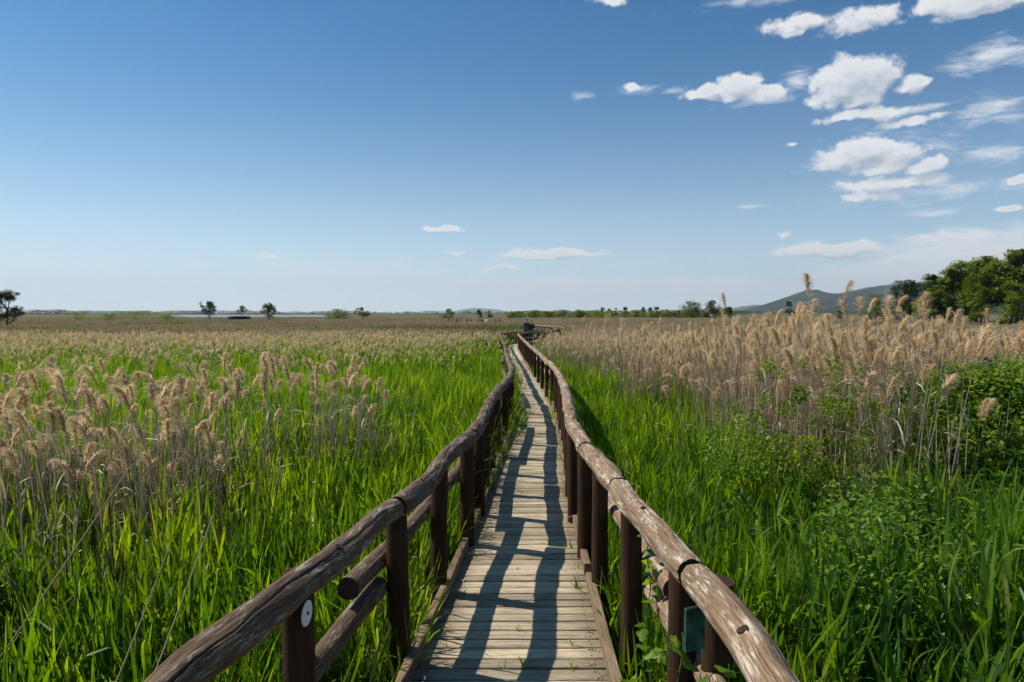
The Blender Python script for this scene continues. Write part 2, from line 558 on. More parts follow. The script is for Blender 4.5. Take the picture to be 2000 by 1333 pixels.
def plank_mat():
    m, nt, out = material('deck_plank_wood')
    tcn = nt.new('ShaderNodeTexCoord')
    oi = nt.new('ShaderNodeObjectInfo')
    wp = nt.attr('wpos').outputs['Vector']
    rn = nt.math('ADD', oi.outputs['Random'], nt.attr('rnd').outputs['Fac'])
    off = nt.new('ShaderNodeCombineXYZ')
    nt.l.new(nt.math('MULTIPLY', rn, 61.), off.inputs[0])
    nt.l.new(nt.math('MULTIPLY', rn, 23.), off.inputs[2])
    v = nt.vmath('ADD', wp, off.outputs[0])          # (across, up, along)
    fine = nt.noise(nt.scale(v, (90, 20, 4)), 1.6, 6, .68, .4)
    grain = nt.noise(nt.scale(v, (26, 8, 1.6)), 1.4, 4, .6, .8)
    mixv = nt.math('ADD', nt.math('MULTIPLY', fine, .5), nt.math('MULTIPLY', grain, .5))
    col = nt.ramp(mixv, [(.32, (.21, .155, .095)), (.47, (.50, .41, .28)), (.66, (.66, .565, .41))])
    tone = nt.maprange(oi.outputs['Random'], 0, 1, .56, 1.14)
    col = nt.vmath('MULTIPLY', col, tone)
    # dirt gathered towards both ends of the boards, and blotches
    s = nt.new('ShaderNodeSeparateXYZ')
    nt.l.new(wp, s.inputs[0])
    ends = nt.maprange(nt.math('ADD', nt.math('ABSOLUTE', s.outputs[2]), nt.math('MULTIPLY', nt.math('SUBTRACT', grain, .5), .25)), .30, .47)
    bl = nt.noise(nt.vmath('ADD', nt.scale(v, (7, 1, 5)), (3, 3, 3)), 1.0, 5, .65)
    blm = nt.maprange(bl, .52, .72)
    col = nt.mix(nt.math('MULTIPLY', ends, .62), col, (.105, .078, .050, 1))
    col = nt.mix(nt.math('MULTIPLY', blm, .45), col, (.13, .10, .065, 1))
    ck = nt.noise(nt.scale(v, (40, 4, .9)), 1.2, 2, .5)
    ckm = nt.maprange(nt.math('ABSOLUTE', nt.math('SUBTRACT', ck, .5)), 0, .010, 1, 0)
    col = nt.mix(nt.math('MULTIPLY', ckm, .6), col, (.05, .035, .022, 1))
    p = nt.new('ShaderNodeBsdfPrincipled')
    nt.put(p.inputs['Base Color'], col)
    p.inputs['Roughness'].default_value = .8
    p.inputs['Specular IOR Level'].default_value = .2
    nt.put(p.inputs['Normal'], nt.bump(nt.math('SUBTRACT', mixv, ckm), .55, .004))
    nt.l.new(p.outputs[0], out.inputs[0])
    return m


M_PLANK = plank_mat()


def ground_mat():
    m, nt, out = material('marsh_ground_soil')
    geo = nt.new('ShaderNodeNewGeometry')
    P = geo.outputs['Position']
    n1 = nt.noise(P, .02, 6, .6)
    n2 = nt.noise(P, 1.3, 5, .65)
    near = nt.ramp(n2, [(.35, (.020, .022, .010)), (.6, (.045, .042, .020)), (.75, (.075, .062, .035))])
    far = nt.ramp(n1, [(.35, (.060, .085, .022)), (.5, (.095, .100, .035)), (.65, (.15, .125, .06))])
    s = nt.new('ShaderNodeSeparateXYZ')
    nt.l.new(P, s.inputs[0])
    f = nt.maprange(s.outputs[1], 120, 260)
    p = nt.new('ShaderNodeBsdfPrincipled')
    nt.put(p.inputs['Base Color'], nt.mix(f, near, far))
    p.inputs['Roughness'].default_value = .95
    p.inputs['Specular IOR Level'].default_value = .1
    nt.put(p.inputs['Normal'], nt.bump(n2, .8, .05))
    nt.l.new(p.outputs[0], out.inputs[0])
    return m


M_GROUND = ground_mat()


# ------------------------------------------------------------------ layout of the walk
DZ = [(-6, 1.75), (5, 1.77), (12, 1.85), (20, 1.92), (31, 2.03), (44, 2.13), (60, 2.33), (76, 2.42), (120, 2.5)]


def deck_z(y):
    return CAM_Z - float(np.interp(y, [a for a, _ in DZ], [b for _, b in DZ]))


def ground_z(x, y):
    base = -.58 - .011 * min(max(y, 0), 62)
    return base + .05 * mnoise.noise((x * .4, y * .4, 0))


LO = [(-4, -.60), (0, -.60), (3.13, -.535), (4.15, -.45), (5.4, -.355), (6.4, -.285), (8.2, -.18), (10.5, -.03), (12.6, .05), (17, .03), (22, -.11), (31, -.3), (42.5, -.47)]
RO = [(-4, .55), (0, .54), (3.13, .515), (4.15, .53), (5.4, .55), (6.4, .59), (8.2, .66), (10.5, .77), (12.6, .82), (17, .88), (22, .72), (31, .5), (42.5, .37)]
CB = [(.15, 45.5), (.55, 48.5), (1.4, 52.6), (2.5, 59), (3.6, 65), (4.9, 72), (5.2, 77), (4.4, 84), (2.6, 92), (-1.5, 101), (-7, 111), (-16, 124)]


def smooth_curve(P, step=.1):
    P = np.array(P, float)
    d = np.concatenate([[0], np.cumsum(np.linalg.norm(np.diff(P, axis=0), axis=1))])
    n = len(P)
    m = np.zeros_like(P)
    for i in range(n):
        a, b = max(0, i - 1), min(n - 1, i + 1)
        m[i] = (P[b] - P[a]) / (d[b] - d[a])
    s = np.arange(0, d[-1], step)
    k = np.clip(np.searchsorted(d, s, 'right') - 1, 0, n - 2)
    h = (d[k + 1] - d[k])[:, None]
    t = ((s - d[k]) / h[:, 0])[:, None]
    return ((2 * t ** 3 - 3 * t ** 2 + 1) * P[k] + (t ** 3 - 2 * t ** 2 + t) * h * m[k] + (-2 * t ** 3 + 3 * t ** 2) * P[k + 1] + (t ** 3 - t ** 2) * h * m[k + 1])


Cb = smooth_curve(CB, .5)
tb = np.gradient(Cb, axis=0); tb /= np.linalg.norm(tb, axis=1)[:, None]
nb = np.stack([-tb[:, 1], tb[:, 0]], 1)
LEFT = smooth_curve([(x, y) for y, x in LO] + [tuple(p) for p in (Cb + nb * .43)[::6]], .05)
RIGHT = smooth_curve([(x, y) for y, x in RO] + [tuple(p) for p in (Cb - nb * .43)[::6]], .05)
# same number of stations on both edges
def resample(P, n):
    d = np.concatenate([[0], np.cumsum(np.linalg.norm(np.diff(P, axis=0), axis=1))])
    s = np.linspace(0, d[-1], n)
    return np.stack([np.interp(s, d, P[:, 0]), np.interp(s, d, P[:, 1])], 1)


iA = int(np.argmax(LEFT[:, 1] > 42.5)); jA = int(np.argmax(RIGHT[:, 1] > 42.5))
EL_ = np.concatenate([resample(LEFT[:iA], 930), resample(LEFT[iA:], 1900)])
ER_ = np.concatenate([resample(RIGHT[:jA], 930), resample(RIGHT[jA:], 1900)])
EC = (EL_ + ER_) / 2


def walk_half(y):
    i = int(np.clip(np.searchsorted(EC[:930, 1], y), 0, 929))
    return EL_[i, 0], ER_[i, 0]


# ------------------------------------------------------------------ ground sheet
xs = np.concatenate([-np.geomspace(14000, 12, 26), np.linspace(-10, 10, 21), np.geomspace(12, 14000, 26)])
ys = np.concatenate([[-3000, -800, -200, -60, -20], np.linspace(-8, 64, 60), np.geomspace(70, 15000, 34)])
V = [(x, y, ground_z(x, y)) for y in ys for x in xs]
nx = len(xs)
Q = [(j * nx + i, j * nx + i + 1, (j + 1) * nx + i + 1, (j + 1) * nx + i) for j in range(len(ys) - 1) for i in range(nx - 1)]
new_obj('ground', mesh_np('ground', V, [np.array(Q)], M_GROUND, smooth=True), kind='structure')

# lagoon on the left, beyond the reeds
mw, nt, out = material('lagoon_water')
p = nt.new('ShaderNodeBsdfPrincipled')
p.inputs['Base Color'].default_value = (.10, .13, .14, 1)
p.inputs['Roughness'].default_value = .22
p.inputs['IOR'].default_value = 1.33
geo = nt.new('ShaderNodeNewGeometry')
nt.put(p.inputs['Normal'], nt.bump(nt.noise(geo.outputs['Position'], .6, 3), .35, .3))
nt.l.new(p.outputs[0], out.inputs[0])
LAG = [((px_ - 1000) * z_ / F, z_) for px_, z_ in ((366, 292), (455, 285), (560, 330), (655, 335), (640, 700), (625, 1150), (330, 1150), (345, 500))]
wc = (sum(q[0] for q in LAG) / 8, sum(q[1] for q in LAG) / 8, -1.19)
V = [(x, y, -1.19) for x, y in LAG] + [wc]
new_obj('water', mesh_np('water', V, [np.array([(i, (i + 1) % 8, 8) for i in range(8)])], mw), kind='structure')


# ------------------------------------------------------------------ boardwalk deck
walk = new_obj('boardwalk', None, kind='structure')
plank_meshes = []
M_NAIL = simple_mat('rusty_nail', (.06, .03, .018), .8, .2)
for k in range(7):
    a = Acc()
    # a board one metre long and one unit wide, edge slightly uneven; scaled to its place
    nseg = 9
    xs_ = np.linspace(-.5, .5, nseg + 1)
    prof = []
    for i, x in enumerate(xs_):
        e0 = .0425 + RNG.uniform(-.0022, .0018)
        e1 = .0425 + RNG.uniform(-.0022, .0018)
        zt = RNG.uniform(-.0012, .0012)
        prof.append([(x, -e0, -.030), (x, -e0, -.004), (x, -e0 + .004, zt), (x, e1 - .004, zt), (x, e1, -.004), (x, e1, -.030)])
    V = np.array(prof).reshape(-1, 3)
    Q = [(i * 6 + j, (i + 1) * 6 + j, (i + 1) * 6 + (j + 1) % 6, i * 6 + (j + 1) % 6) for i in range(nseg) for j in range(6)]
    a.add(V, Q, rnd=.1 * k, wp=V[:, [1, 2, 0]])
    for e, o in ((0, 0), (nseg * 6, 1)):
        q = [(e, e + 1, e + 2, e + 3), (e, e + 3, e + 4, e + 5)]
        if o:
            q = [t[::-1] for t in q]
        a.add(V, q, rnd=.1 * k, wp=V[:, [1, 2, 0]])
    for nx_ in (-.40, -.388, .395, .41):
        for ny_ in (-.022, .024):
            t8 = np.linspace(0, 2 * PI, 6, endpoint=False)
            jx, jy = RNG.uniform(-.006, .006, 2)
            if abs(nx_) in (.40, .41) or RNG.random() < .2:
                vv = [(nx_ + jx + .0045 * math.cos(q), ny_ + jy + .0045 * math.sin(q), .0022) for q in t8] + [(nx_ + jx, ny_ + jy, .0030)]
                a.add(vv, None, [(q, (q + 1) % 6, 6) for q in range(6)], slot=1)
    plank_meshes.append(a.mesh('plank', [M_PLANK, M_NAIL]))
cl = np.concatenate([[0], np.cumsum(np.linalg.norm(np.diff(EC, axis=0), axis=1))])
s = .1
PL = []
while s < cl[-1] - .2:
    wdt = RNG.choice([.088, .092, .098, .104, .085])
    PL.append((s + wdt / 2, wdt))
    s += wdt + .009 + (RNG.random() < .15) * .004
rest = Acc()
pv = None
for n, (i, wdt) in enumerate(PL):
    l = np.array([np.interp(i, cl, EL_[:, 0]), np.interp(i, cl, EL_[:, 1])]); r = np.array([np.interp(i, cl, ER_[:, 0]), np.interp(i, cl, ER_[:, 1])])
    c = (l + r) / 2
    hd = math.atan2(r[1] - l[1], r[0] - l[0])
    wd = np.linalg.norm(r - l) - .02
    z = deck_z(c[1]) + RNG.uniform(-.003, .003)
    hd += RNG.uniform(-.006, .006)
    if 20 <= n < 320:
        o = new_obj('plank', plank_meshes[int(RNG.integers(7))], walk, (c[0], c[1], z), (RNG.uniform(-.012, .012), RNG.uniform(-.002, .002), hd))
        o.scale = (wd, (wdt - .004) / .085, 1)
    else:
        box(rest, (c[0], c[1], z - .015), (wd, wdt, .03), rnd=RNG.random(), rz=hd, bev=.004)
new_obj('planks', rest.mesh('planks', M_PLANK, wpos=True), walk, kind='stuff')

# the plank meshes above use their own coordinates as grain space
for me in plank_meshes:
    co = np.zeros(len(me.vertices) * 3, np.float32)
    me.vertices.foreach_get('co', co)
    co = co.reshape(-1, 3)
    at = me.attributes.new('wpos', 'FLOAT_VECTOR', 'POINT')
    at.data.foreach_set('vector', co[:, [1, 2, 0]].ravel())

# long bearers below the boards and short piles
for side, E, sg in (('l', EL_, 1), ('r', ER_, -1)):
    pts = np.stack([E[::30, 0] + sg * .12, E[::30, 1], [deck_z(y) - .09 for y in E[::30, 1]]], 1)
    for k in range(0, min(len(pts) - 1, 60), 3):
        seg = pts[k:k + 4]
        a = Acc()
        for u, v in zip(seg[:-1], seg[1:]):
            d = v - u
            box(a, (u + v) / 2, (np.linalg.norm(d) + .01, .06, .11), rz=math.atan2(d[1], d[0]))
        new_obj('bearer', a.mesh('bearer', M_POST, wpos=True), walk)

# kerb boards along both sides, in lengths
def polyline_on(E, sg, off, i0, i1, step=8):
    idx = np.arange(i0, i1 + 1, step)
    P = E[idx]
    return np.stack([P[:, 0] - sg * off, P[:, 1]], 1)


def kerb_piece(P2, w_, h_, name, z0=.002, mat=M_KERB):
    a = Acc()
    n = len(P2)
    d = np.gradient(P2, axis=0)
    d /= np.linalg.norm(d, axis=1)[:, None]
    nn = np.stack([-d[:, 1], d[:, 0]], 1)
    rings = []
    wps = []
    sd = RNG.uniform(0, 50)
    ss = np.concatenate([[0], np.cumsum(np.linalg.norm(np.diff(P2, axis=0), axis=1))])
    b = .005
    for i in range(n):
        zb = deck_z(P2[i, 1]) + z0
        wob = .003 * mnoise.noise((ss[i] * 3, sd, 0))
        prof = [(-w_ / 2, 0), (-w_ / 2, h_ - b + wob), (-w_ / 2 + b, h_ + wob), (w_ / 2 - b, h_ + wob), (w_ / 2, h_ - b + wob), (w_ / 2, 0)]
        for (q, zz) in prof:
            rings.append((P2[i, 0] + nn[i, 0] * q, P2[i, 1] + nn[i, 1] * q, zb + zz))
            wps.append((q + sd, zz, ss[i]))
    Q = [(i * 6 + (j + 1) % 6, (i + 1) * 6 + (j + 1) % 6, (i + 1) * 6 + j, i * 6 + j) for i in range(n - 1) for j in range(6)]
    Q += [(0, 1, 4, 5), (1, 2, 3, 4)]
    e = (n - 1) * 6
    Q += [(e + 5, e + 4, e + 1, e), (e + 4, e + 3, e + 2, e + 1)]
    a.add(rings, Q, wp=wps)
    return new_obj(name, a.mesh(name, mat, wpos=True), walk)


for E, sg in ((EL_, -1), (ER_, 1)):
    i = 0
    lim = 2780
    k = 0
    while i < lim:
        ln = int(RNG.integers(40, 62)) if i < 930 else 80
        j = min(i + ln, lim)
        P2 = polyline_on(E, sg, .022 + .002 * (k % 2), i, j - 0, 4)
        # each board runs straight between its ends with a slight bow
        P2[-1] = P2[-1] * .995 + P2[-2] * .005
        if len(P2) > 2:
            kerb_piece(P2[:], .048, .072 + (.02 if (E is ER_ and 300 < i < 460) else 0), 'kerb_board')
        i = j
        k += 1


# ------------------------------------------------------------------ railings
def rail_from_pix(pts, base_h=.95):
    out_ = []
    for (px, py) in pts:
        d = pix_dir(px, py)
        y = 5.0
        for _ in range(30):
            h = base_h + (CAM_Z - deck_z(y)) - CAM_Z * 0 - 1.75
            y = .5 * y + .5 * (-h / (d.z / d.y))
        out_.append((d.x / d.y * y, y, CAM_Z - (base_h + (-deck_z(y)))))
    return out_


LR = [(340, 1333), (370, 1305), (460, 1240), (580, 1150), (670, 1078), (700, 1052), (760, 1005), (814, 964), (850, 926), (868, 899), (892, 876), (916, 857), (936, 832), (946, 812),
      (956, 790), (974, 765), (988, 749), (997, 734), (999, 720), (995, 708), (990, 696), (988, 686), (986, 675), (981, 664)]
RR = [(1512, 1333), (1480, 1278), (1437, 1222), (1394, 1171), (1351, 1122), (1322, 1090), (1294, 1055), (1265, 1022), (1236, 992), (1210, 957), (1180, 919), (1150, 886), (1132, 856),
      (1118, 830), (1112, 800), (1107, 776), (1103, 759), (1096, 741), (1085, 722), (1066, 704), (1050, 689), (1030, 672), (1017, 659)]
LP = [(-.93, -3.5, .80), (-.91, 0.2, .80)] + rail_from_pix(LR)
RP = [(.72, -3.5, .80), (.70, 0.2, .80)] + rail_from_pix(RR)
cb2 = Cb[2:]


def extend(P, sgn):
    y_end = 43.0
    P = [p for p in P if p[1] < y_end - 2]
    off = Cb + nb * sgn * .52
    for q in off[::5]:
        if q[1] > y_end:
            P.append((q[0], q[1], deck_z(q[1]) + .80))
    return P


LP = [p for p in LP if p[1] < 41] + [(-.68, 42.6, deck_z(42) + .8)]
RP = [p for p in RP if p[1] < 41] + [(.44, 43.0, deck_z(42) + .8)]
LP = extend(LP + [(0, 0, 0)][:0], 1) if False else LP + [(q[0], q[1], deck_z(q[1]) + .80) for q in (Cb + nb * .52)[2::5]]
RP = RP + [(q[0], q[1], deck_z(q[1]) + .80) for q in (Cb - nb * .52)[4::5]]


def dense(P, step=.04):
    P = np.array(P, float)
    q = smooth_curve(P[:, :2], step)
    # z along by arc length of the control points
    d = np.concatenate([[0], np.cumsum(np.linalg.norm(np.diff(P[:, :2], axis=0), axis=1))])
    s_ = np.arange(0, d[-1], step)[:len(q)]
    z = np.interp(s_, d, P[:, 2])
    return np.concatenate([q[:len(s_)], z[:, None]], 1)


RAILS = {}
for side, P in (('L', LP), ('R', RP)):
    D = dense(P, .03)
    ss = np.arange(len(D)) * .03
    # natural crookedness of the poles
    for i in range(len(D)):
        k = min(1., max(0., (D[i, 1] - 6) / 10))
        D[i, 2] += .015 * mnoise.noise((ss[i] * 2.7, 13.3 if side == 'L' else 18.1, 0)) * min(1.1, .75 + k * 1.5)
        D[i, 0] += .016 * mnoise.noise((ss[i] * 2.4, 15.3 if side == 'L' else 11.1, 2)) * min(1.1, .7 + k * 1.5)
        D[i, 2] += .018 * mnoise.noise((ss[i] * 1.1, 3.3 if side == 'L' else 8.1, 0)) * (1 + k)
        D[i, 0] += .014 * mnoise.noise((ss[i] * 1.4, 5.3 if side == 'L' else 1.1, 2)) * (.4 + k)
    RAILS[side] = D


def at_y(D, y):
    m = D[:, 1]
    return D[int(np.argmin(np.abs(m[:1600] - y)))] if y < 42 else D[int(np.argmin(np.abs(m - y)))]


rail_things = {
    'L': thing('log_railing', 'dark log railing left of the boardwalk with a white disc on its post', 'railing'),
    'R': thing('log_railing', 'paler worn log railing right of the boardwalk with vine leaves at its foot', 'railing')}
joints = {'L': [-3.4, -.6, 3.36, 5.35, 7.3, 9.6, 11.9, 14.2, 16.8], 'R': [-3.4, -.3, 2.05 + .45, 3.75, 4.85, 6.6, 8.9, 11.0, 13.4, 15.9]}
for side in ('L', 'R'):
    D = RAILS[side]
    root = rail_things[side]
    js = [j for j in joints[side]]
    y = js[-1]
    while y < 41:
        y += RNG.uniform(2.2, 2.9); js.append(y)
    idx = [int(np.argmin(np.abs(D[:1700, 1] - j))) for j in js]
    last = idx[-1]
    while last < len(D) - 60:
        last += int(RNG.uniform(85, 110)); idx.append(min(last, len(D) - 1))
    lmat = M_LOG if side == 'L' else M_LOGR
    for k, (i0, i1) in enumerate(zip(idx[:-1], idx[1:])):
        if i1 - i0 < 4:
            continue
        ym = D[i0, 1]
        near = ym < 6.5
        st = 1 if near else (2 if ym < 15 else 5)
        seg = D[i0:i1 - (0 if not near else 0):st].copy()
        if near:
            # finer stations
            t_ = np.linspace(0, len(seg) - 1, len(seg) * 2)
            seg = np.stack([np.interp(t_, np.arange(len(seg)), seg[:, c]) for c in range(3)], 1)
        n = len(seg)
        # ends rounded over slightly, butt against the next log with a narrow gap
        tt = np.linspace(0, 1, n)
        sd = RNG.uniform(0, 40)
        ln_ = (i1 - i0) * .03
        r0 = .057 if side == 'L' else .060
        rad = r0 * (1 + .09 * np.array([mnoise.noise((q * ln_ * 3.6, sd, 4)) for q in tt]) + .05 * np.sin(tt * 5 + sd) + .05 * np.array([mnoise.noise((q * (i1 - i0) * .03 * 1.7, sd, 0)) for q in tt]))
        ln = (i1 - i0) * .03
        e = np.minimum(tt, 1 - tt) * ln
        rad *= 1 - .10 * np.exp(-(e / .012) ** 2) - .03 * np.exp(-(e / .05))
        nsg = 116 if near else (20 if ym < 15 else 8)
        cr = None
        if near:
            a1 = 1.05 if side == 'L' else 1.95
            cr = [(a1 + RNG.uniform(-.2, .2), .058, .014, .10, ln - .15), (a1 - .75 + RNG.uniform(-.2, .2), .055, .010, .3, ln * .6), (a1 + .75, .055, .010, ln * .45, ln - .1), (a1 + .35, .055, .008, ln * .1, ln * .35)]
        a = Acc()
        tube(a, seg, rad, nsg, True, rnd=RNG.random(), rough=.14 if ym < 15 else 0, crack=cr, seed=sd, fr=True)
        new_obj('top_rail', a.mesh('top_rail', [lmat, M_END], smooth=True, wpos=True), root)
    # posts
    if side == 'L':
        py = [-2.2, -1.1, 0.1, 1.25, 2.36, 3.38, 4.25, 5.15, 5.95, 6.75, 7.6, 8.55, 9.5, 10.5, 11.6]
    else:
        py = [-2.0, -.9, .3, 1.45, 2.62, 3.40, 4.28, 4.9, 5.75, 6.6, 7.5, 8.4, 9.3, 10.3, 11.3]
    posts = []
    for v_ in py:
        q = at_y(D, v_)
        posts.append(q)
    # the rest follows at about 0.95 m
    i = int(np.argmin(np.abs(D[:1600, 1] - py[-1]))) + 32
    while i < len(D) - 5:
        posts.append(D[i]); i += int(RNG.uniform(28, 35) * (1.7 if D[i, 1] < 40 else 1.1))
    far_acc = Acc()
    for k, q in enumerate(posts):
        near = q[1] < 8
        rr = RNG.uniform(.050, .058)
        if q[1] > 15:
            rr = .045
        zt = q[2] - .03
        zb = ground_z(q[0], q[1]) - .12
        m_ = 14 if near else 3
        tt = np.linspace(0, 1, m_)
        ph = RNG.uniform(0, 9)
        pts = np.stack([q[0] + .006 * np.sin(tt * 4 + ph) + RNG.uniform(-.01, .01) * (1 - tt), q[1] + .006 * np.cos(tt * 3 + ph), zb + (zt - zb) * tt], 1)
        a = Acc()
        tube(a, pts, rr * (1.06 - .1 * tt), 28 if near else 8, True, rnd=RNG.random(), rough=.04 if near else 0, seed=RNG.uniform(0, 40))
        new_obj('post', a.mesh('post', M_POST, smooth=True, wpos=True), root)
    # outer twin posts that rise just past the rail
    sg = -1 if side == 'L' else 1
    for yy in ((2.56,) if side == 'L' else (2.52,)):
        q = at_y(D, yy)
        zt = q[2] + (-.02 if side == 'L' else -.035)
        zb = ground_z(q[0], yy) - .1
        tt = np.linspace(0, 1, 12)
        a = Acc()
        pts = np.stack([q[0] + sg * .105 + 0 * tt, yy + 0 * tt, zb + (zt - zb) * tt], 1)
        tube(a, pts, .058 + 0 * tt, 28, True, rough=.04, seed=RNG.uniform(0, 40), fr=True)
        new_obj('post', a.mesh('post', [M_POST, M_POST], smooth=True, wpos=True), root)
    # lower rails: overlapping poles fixed outside the posts, alternately higher and lower
    lows = [(-2.6, .35), (.1, 3.42), (3.02, 5.95), (5.6, 8.6), (8.2, 11.2), (10.8, 13.8)]
    y = 13.4
    while y < 40:
        lows.append((y, y + 3.1)); y += 2.7
    for k, (y0, y1) in enumerate(lows):
        i0 = int(np.argmin(np.abs(D[:1600, 1] - y0))); i1 = int(np.argmin(np.abs(D[:1600, 1] - y1)))
        near = y0 < 6
        seg = D[i0:i1:(2 if near else 8)].copy()
        if len(seg) < 3:
            continue
        n = len(seg)
        tt = np.linspace(0, 1, n)
        up = .06 if k % 2 == 0 else -.06
        off = .095 if k % 2 == 0 else .10
        # straighter than the top rail: blend with the chord
        chord = seg[0][None] * (1 - tt[:, None]) + seg[-1][None] * tt[:, None]
        seg = seg * .45 + chord * .55
        seg[:, 0] += sg * off
        seg[:, 2] = np.array([deck_z(q) for q in seg[:, 1]]) + .46 + up + .012 * np.sin(tt * 5 + k)
        a = Acc()
        tube(a, seg, .050 * (1 + .05 * np.sin(tt * 6 + k)), 36 if near else 10, True, rnd=RNG.random(), rough=.05 if y0 < 9 else 0, seed=RNG.uniform(0, 40), fr=True,
             crack=[(1.2, .12, .007, .1, 2.0)] if near else None)
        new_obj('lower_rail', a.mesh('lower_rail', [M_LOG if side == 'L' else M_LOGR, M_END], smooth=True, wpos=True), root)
    # beyond the bend
    i = int(np.argmin(np.abs(D[:1700, 1] - 41)))
    while i < len(D) - 100:
        seg = D[i:i + 110:12].copy()
        dd = np.gradient(seg, axis=0); dd /= np.linalg.norm(dd, axis=1)[:, None]
        seg[:, 0] += sg * dd[:, 1] * .08
        seg[:, 1] -= sg * dd[:, 0] * .08
        seg[:, 2] -= .38
        a = Acc()
        tube(a, seg, .048, 8, True, seed=RNG.uniform(0, 40))
        new_obj('lower_rail', a.mesh('lower_rail', lmat, smooth=True, wpos=True), root)
        i += 100

# white disc on the near left post
def disc(name, c, r_, th, axis_rot, mats, parent, seg=28, label=None):
    a = Acc()
    ang = np.linspace(0, 2 * PI, seg, endpoint=False)
    prof = [(0, r_ * .94), (th * .25, r_), (th * .75, r_), (th, r_ * .94)]
    V = []
    for (zz, rr) in prof:
        V += [(rr * math.cos(t), rr * math.sin(t), zz) for t in ang]
    Q = [(k * seg + i, k * seg + (i + 1) % seg, (k + 1) * seg + (i + 1) % seg, (k + 1) * seg + i) for k in range(3) for i in range(seg)]
    V += [(0, 0, 0), (0, 0, th)]
    T = [((i + 1) % seg, i, 4 * seg) for i in range(seg)] + [(3 * seg + i, 3 * seg + (i + 1) % seg, 4 * seg + 1) for i in range(seg)]
    a.add(V, Q, T)
    o = new_obj(name, a.mesh(name, mats, wpos=True), parent, c, axis_rot, label=label)
    return o


M_WHITE = simple_mat('white_painted_disc', (.72, .73, .74), .45, .4, 14, .12)
M_HOLE = simple_mat('dark_bolt', (.03, .03, .03), .5)
M_TEAL = simple_mat('weathered_green_paint', (.022, .075, .058), .7, .3, 22, .75)
pl = at_y(RAILS['L'], 2.36)
dsc = disc('marker_disc', (pl[0] + .042, 2.36 - .055, .80 - .080), .043, .006, (R(90), 0, R(84)), [M_WHITE], rail_things['L'], label='white round disc with a dark bolt')
b_ = disc('bolt', (0, 0, .005), .007, .004, (0, 0, 0), [M_HOLE], dsc, 8)
pr = at_y(RAILS['R'], 2.35)
a = Acc()
box(a, (0, 0, 0), (.012, .080, .15), bev=.004)
new_obj('painted_board', a.mesh('painted_board', [M_TEAL], wpos=True), rail_things['R'], (.618, 2.27, .685), (0, 0, R(-66)), label='small weathered green painted board')
for yy, h_ in ((2.05, .0), (2.5, 0)):
    pass


# ------------------------------------------------------------------ plant prototypes
def protos(name, builders):
    c = bpy.data.collections.new(name)
    for k, me in enumerate(builders):
        o = bpy.data.objects.new('%s_%02d' % (name, k), me)
        c.objects.link(o)
    return c


def green_clump(n, rad, H, leafn, wid, nseg, mats, lean=.06, droop=.14):
    a = Acc()
    ang = RNG.uniform(0, 2 * PI, n); rr = rad * np.sqrt(RNG.random(n))
    X, Y = rr * np.cos(ang), rr * np.sin(ang)
    h = H * RNG.uniform(.72, 1.05, n)
    laz = RNG.uniform(0, 2 * PI, n); ll = RNG.uniform(0, lean, n)
    base = np.stack([X, Y, 0 * X - .05], 1)
    tone = RNG.uniform(.15, .75, n)
    strips(a, base, laz, ll, ll * .8, h * .95, .009, 4, tone, slot=1, twist=0., tip=6, base=1)
    strips(a, base, laz + PI / 2, 0 * ll, 0 * ll, h * .0 + .01, .001, 1, tone, slot=1)
    for k in range(leafn):
        f = RNG.uniform(.22, .97, n) if k else np.full(n, .95)
        hh = h * f
        px_ = X + np.cos(laz) * np.sin(ll * 1.3) * hh
        py_ = Y + np.sin(laz) * np.sin(ll * 1.3) * hh
        L = RNG.uniform(.28, .50, n) * (1.0 if k else .8)
        th = RNG.uniform(.06, .38, n) if k else RNG.uniform(.0, .15, n)
        be = np.where(RNG.random(n) < droop, RNG.uniform(.9, 2.0, n), RNG.uniform(.02, .40, n))
        strips(a, np.stack([px_, py_, hh - .05], 1), RNG.uniform(0, 2 * PI, n), th, be, L, wid * RNG.uniform(.7, 1.25, n), nseg,
               np.clip(tone + RNG.uniform(-.25, .35, n), 0, 1), slot=0)
    m = max(2, n // 5)                       # a few yellowed and broken blades
    k = RNG.choice(n, m)
    strips(a, np.stack([X[k], Y[k], h[k] * RNG.uniform(.1, .7, m)], 1), RNG.uniform(0, 6.28, m), RNG.uniform(.1, 1.0, m), RNG.uniform(.3, 2.2, m), RNG.uniform(.2, .45, m), wid * .7, nseg, RNG.uniform(.2, 1, m), slot=2)
    return a.mesh('green_reeds', list(mats) + [M_DRY])


def plume_into(a, P, az, L, slot, detail=1.0):
    curl = RNG.uniform(.15, .95)
    """one drooping feathery seed head starting at P, nodding towards az"""
    nb_ = int(16 * detail) + 3
    t = np.linspace(.02, 1, nb_)
    th = .08 + curl * t ** 1.4
    stp = L / nb_
    cx = np.cumsum(np.sin(th) * stp); cz = np.cumsum(np.cos(th) * stp)
    ca, sa = math.cos(az), math.sin(az)
    C = np.stack([P[0] + cx * ca, P[1] + cx * sa, P[2] + cz], 1)
    per = 12 if detail >= 1 else 5
    for k in range(per):
        lb = L * (.46 * np.sin(np.clip(t * 1.02, 0, 1) * PI * .80 + .35) + .07) * RNG.uniform(.7, 1.2, nb_)
        a2 = az + RNG.normal(0, .75, nb_) + (PI if k == 99 else 0)
        strips(a, C, a2, th * .7 + RNG.uniform(.05, .75, nb_), RNG.uniform(.6, 1.7, nb_), lb, (.0062 if detail >= 1 else .011) * L / .24, 3,
               RNG.uniform(.1, 1, nb_), slot=slot, base=.5, tip=1.6)
    return C


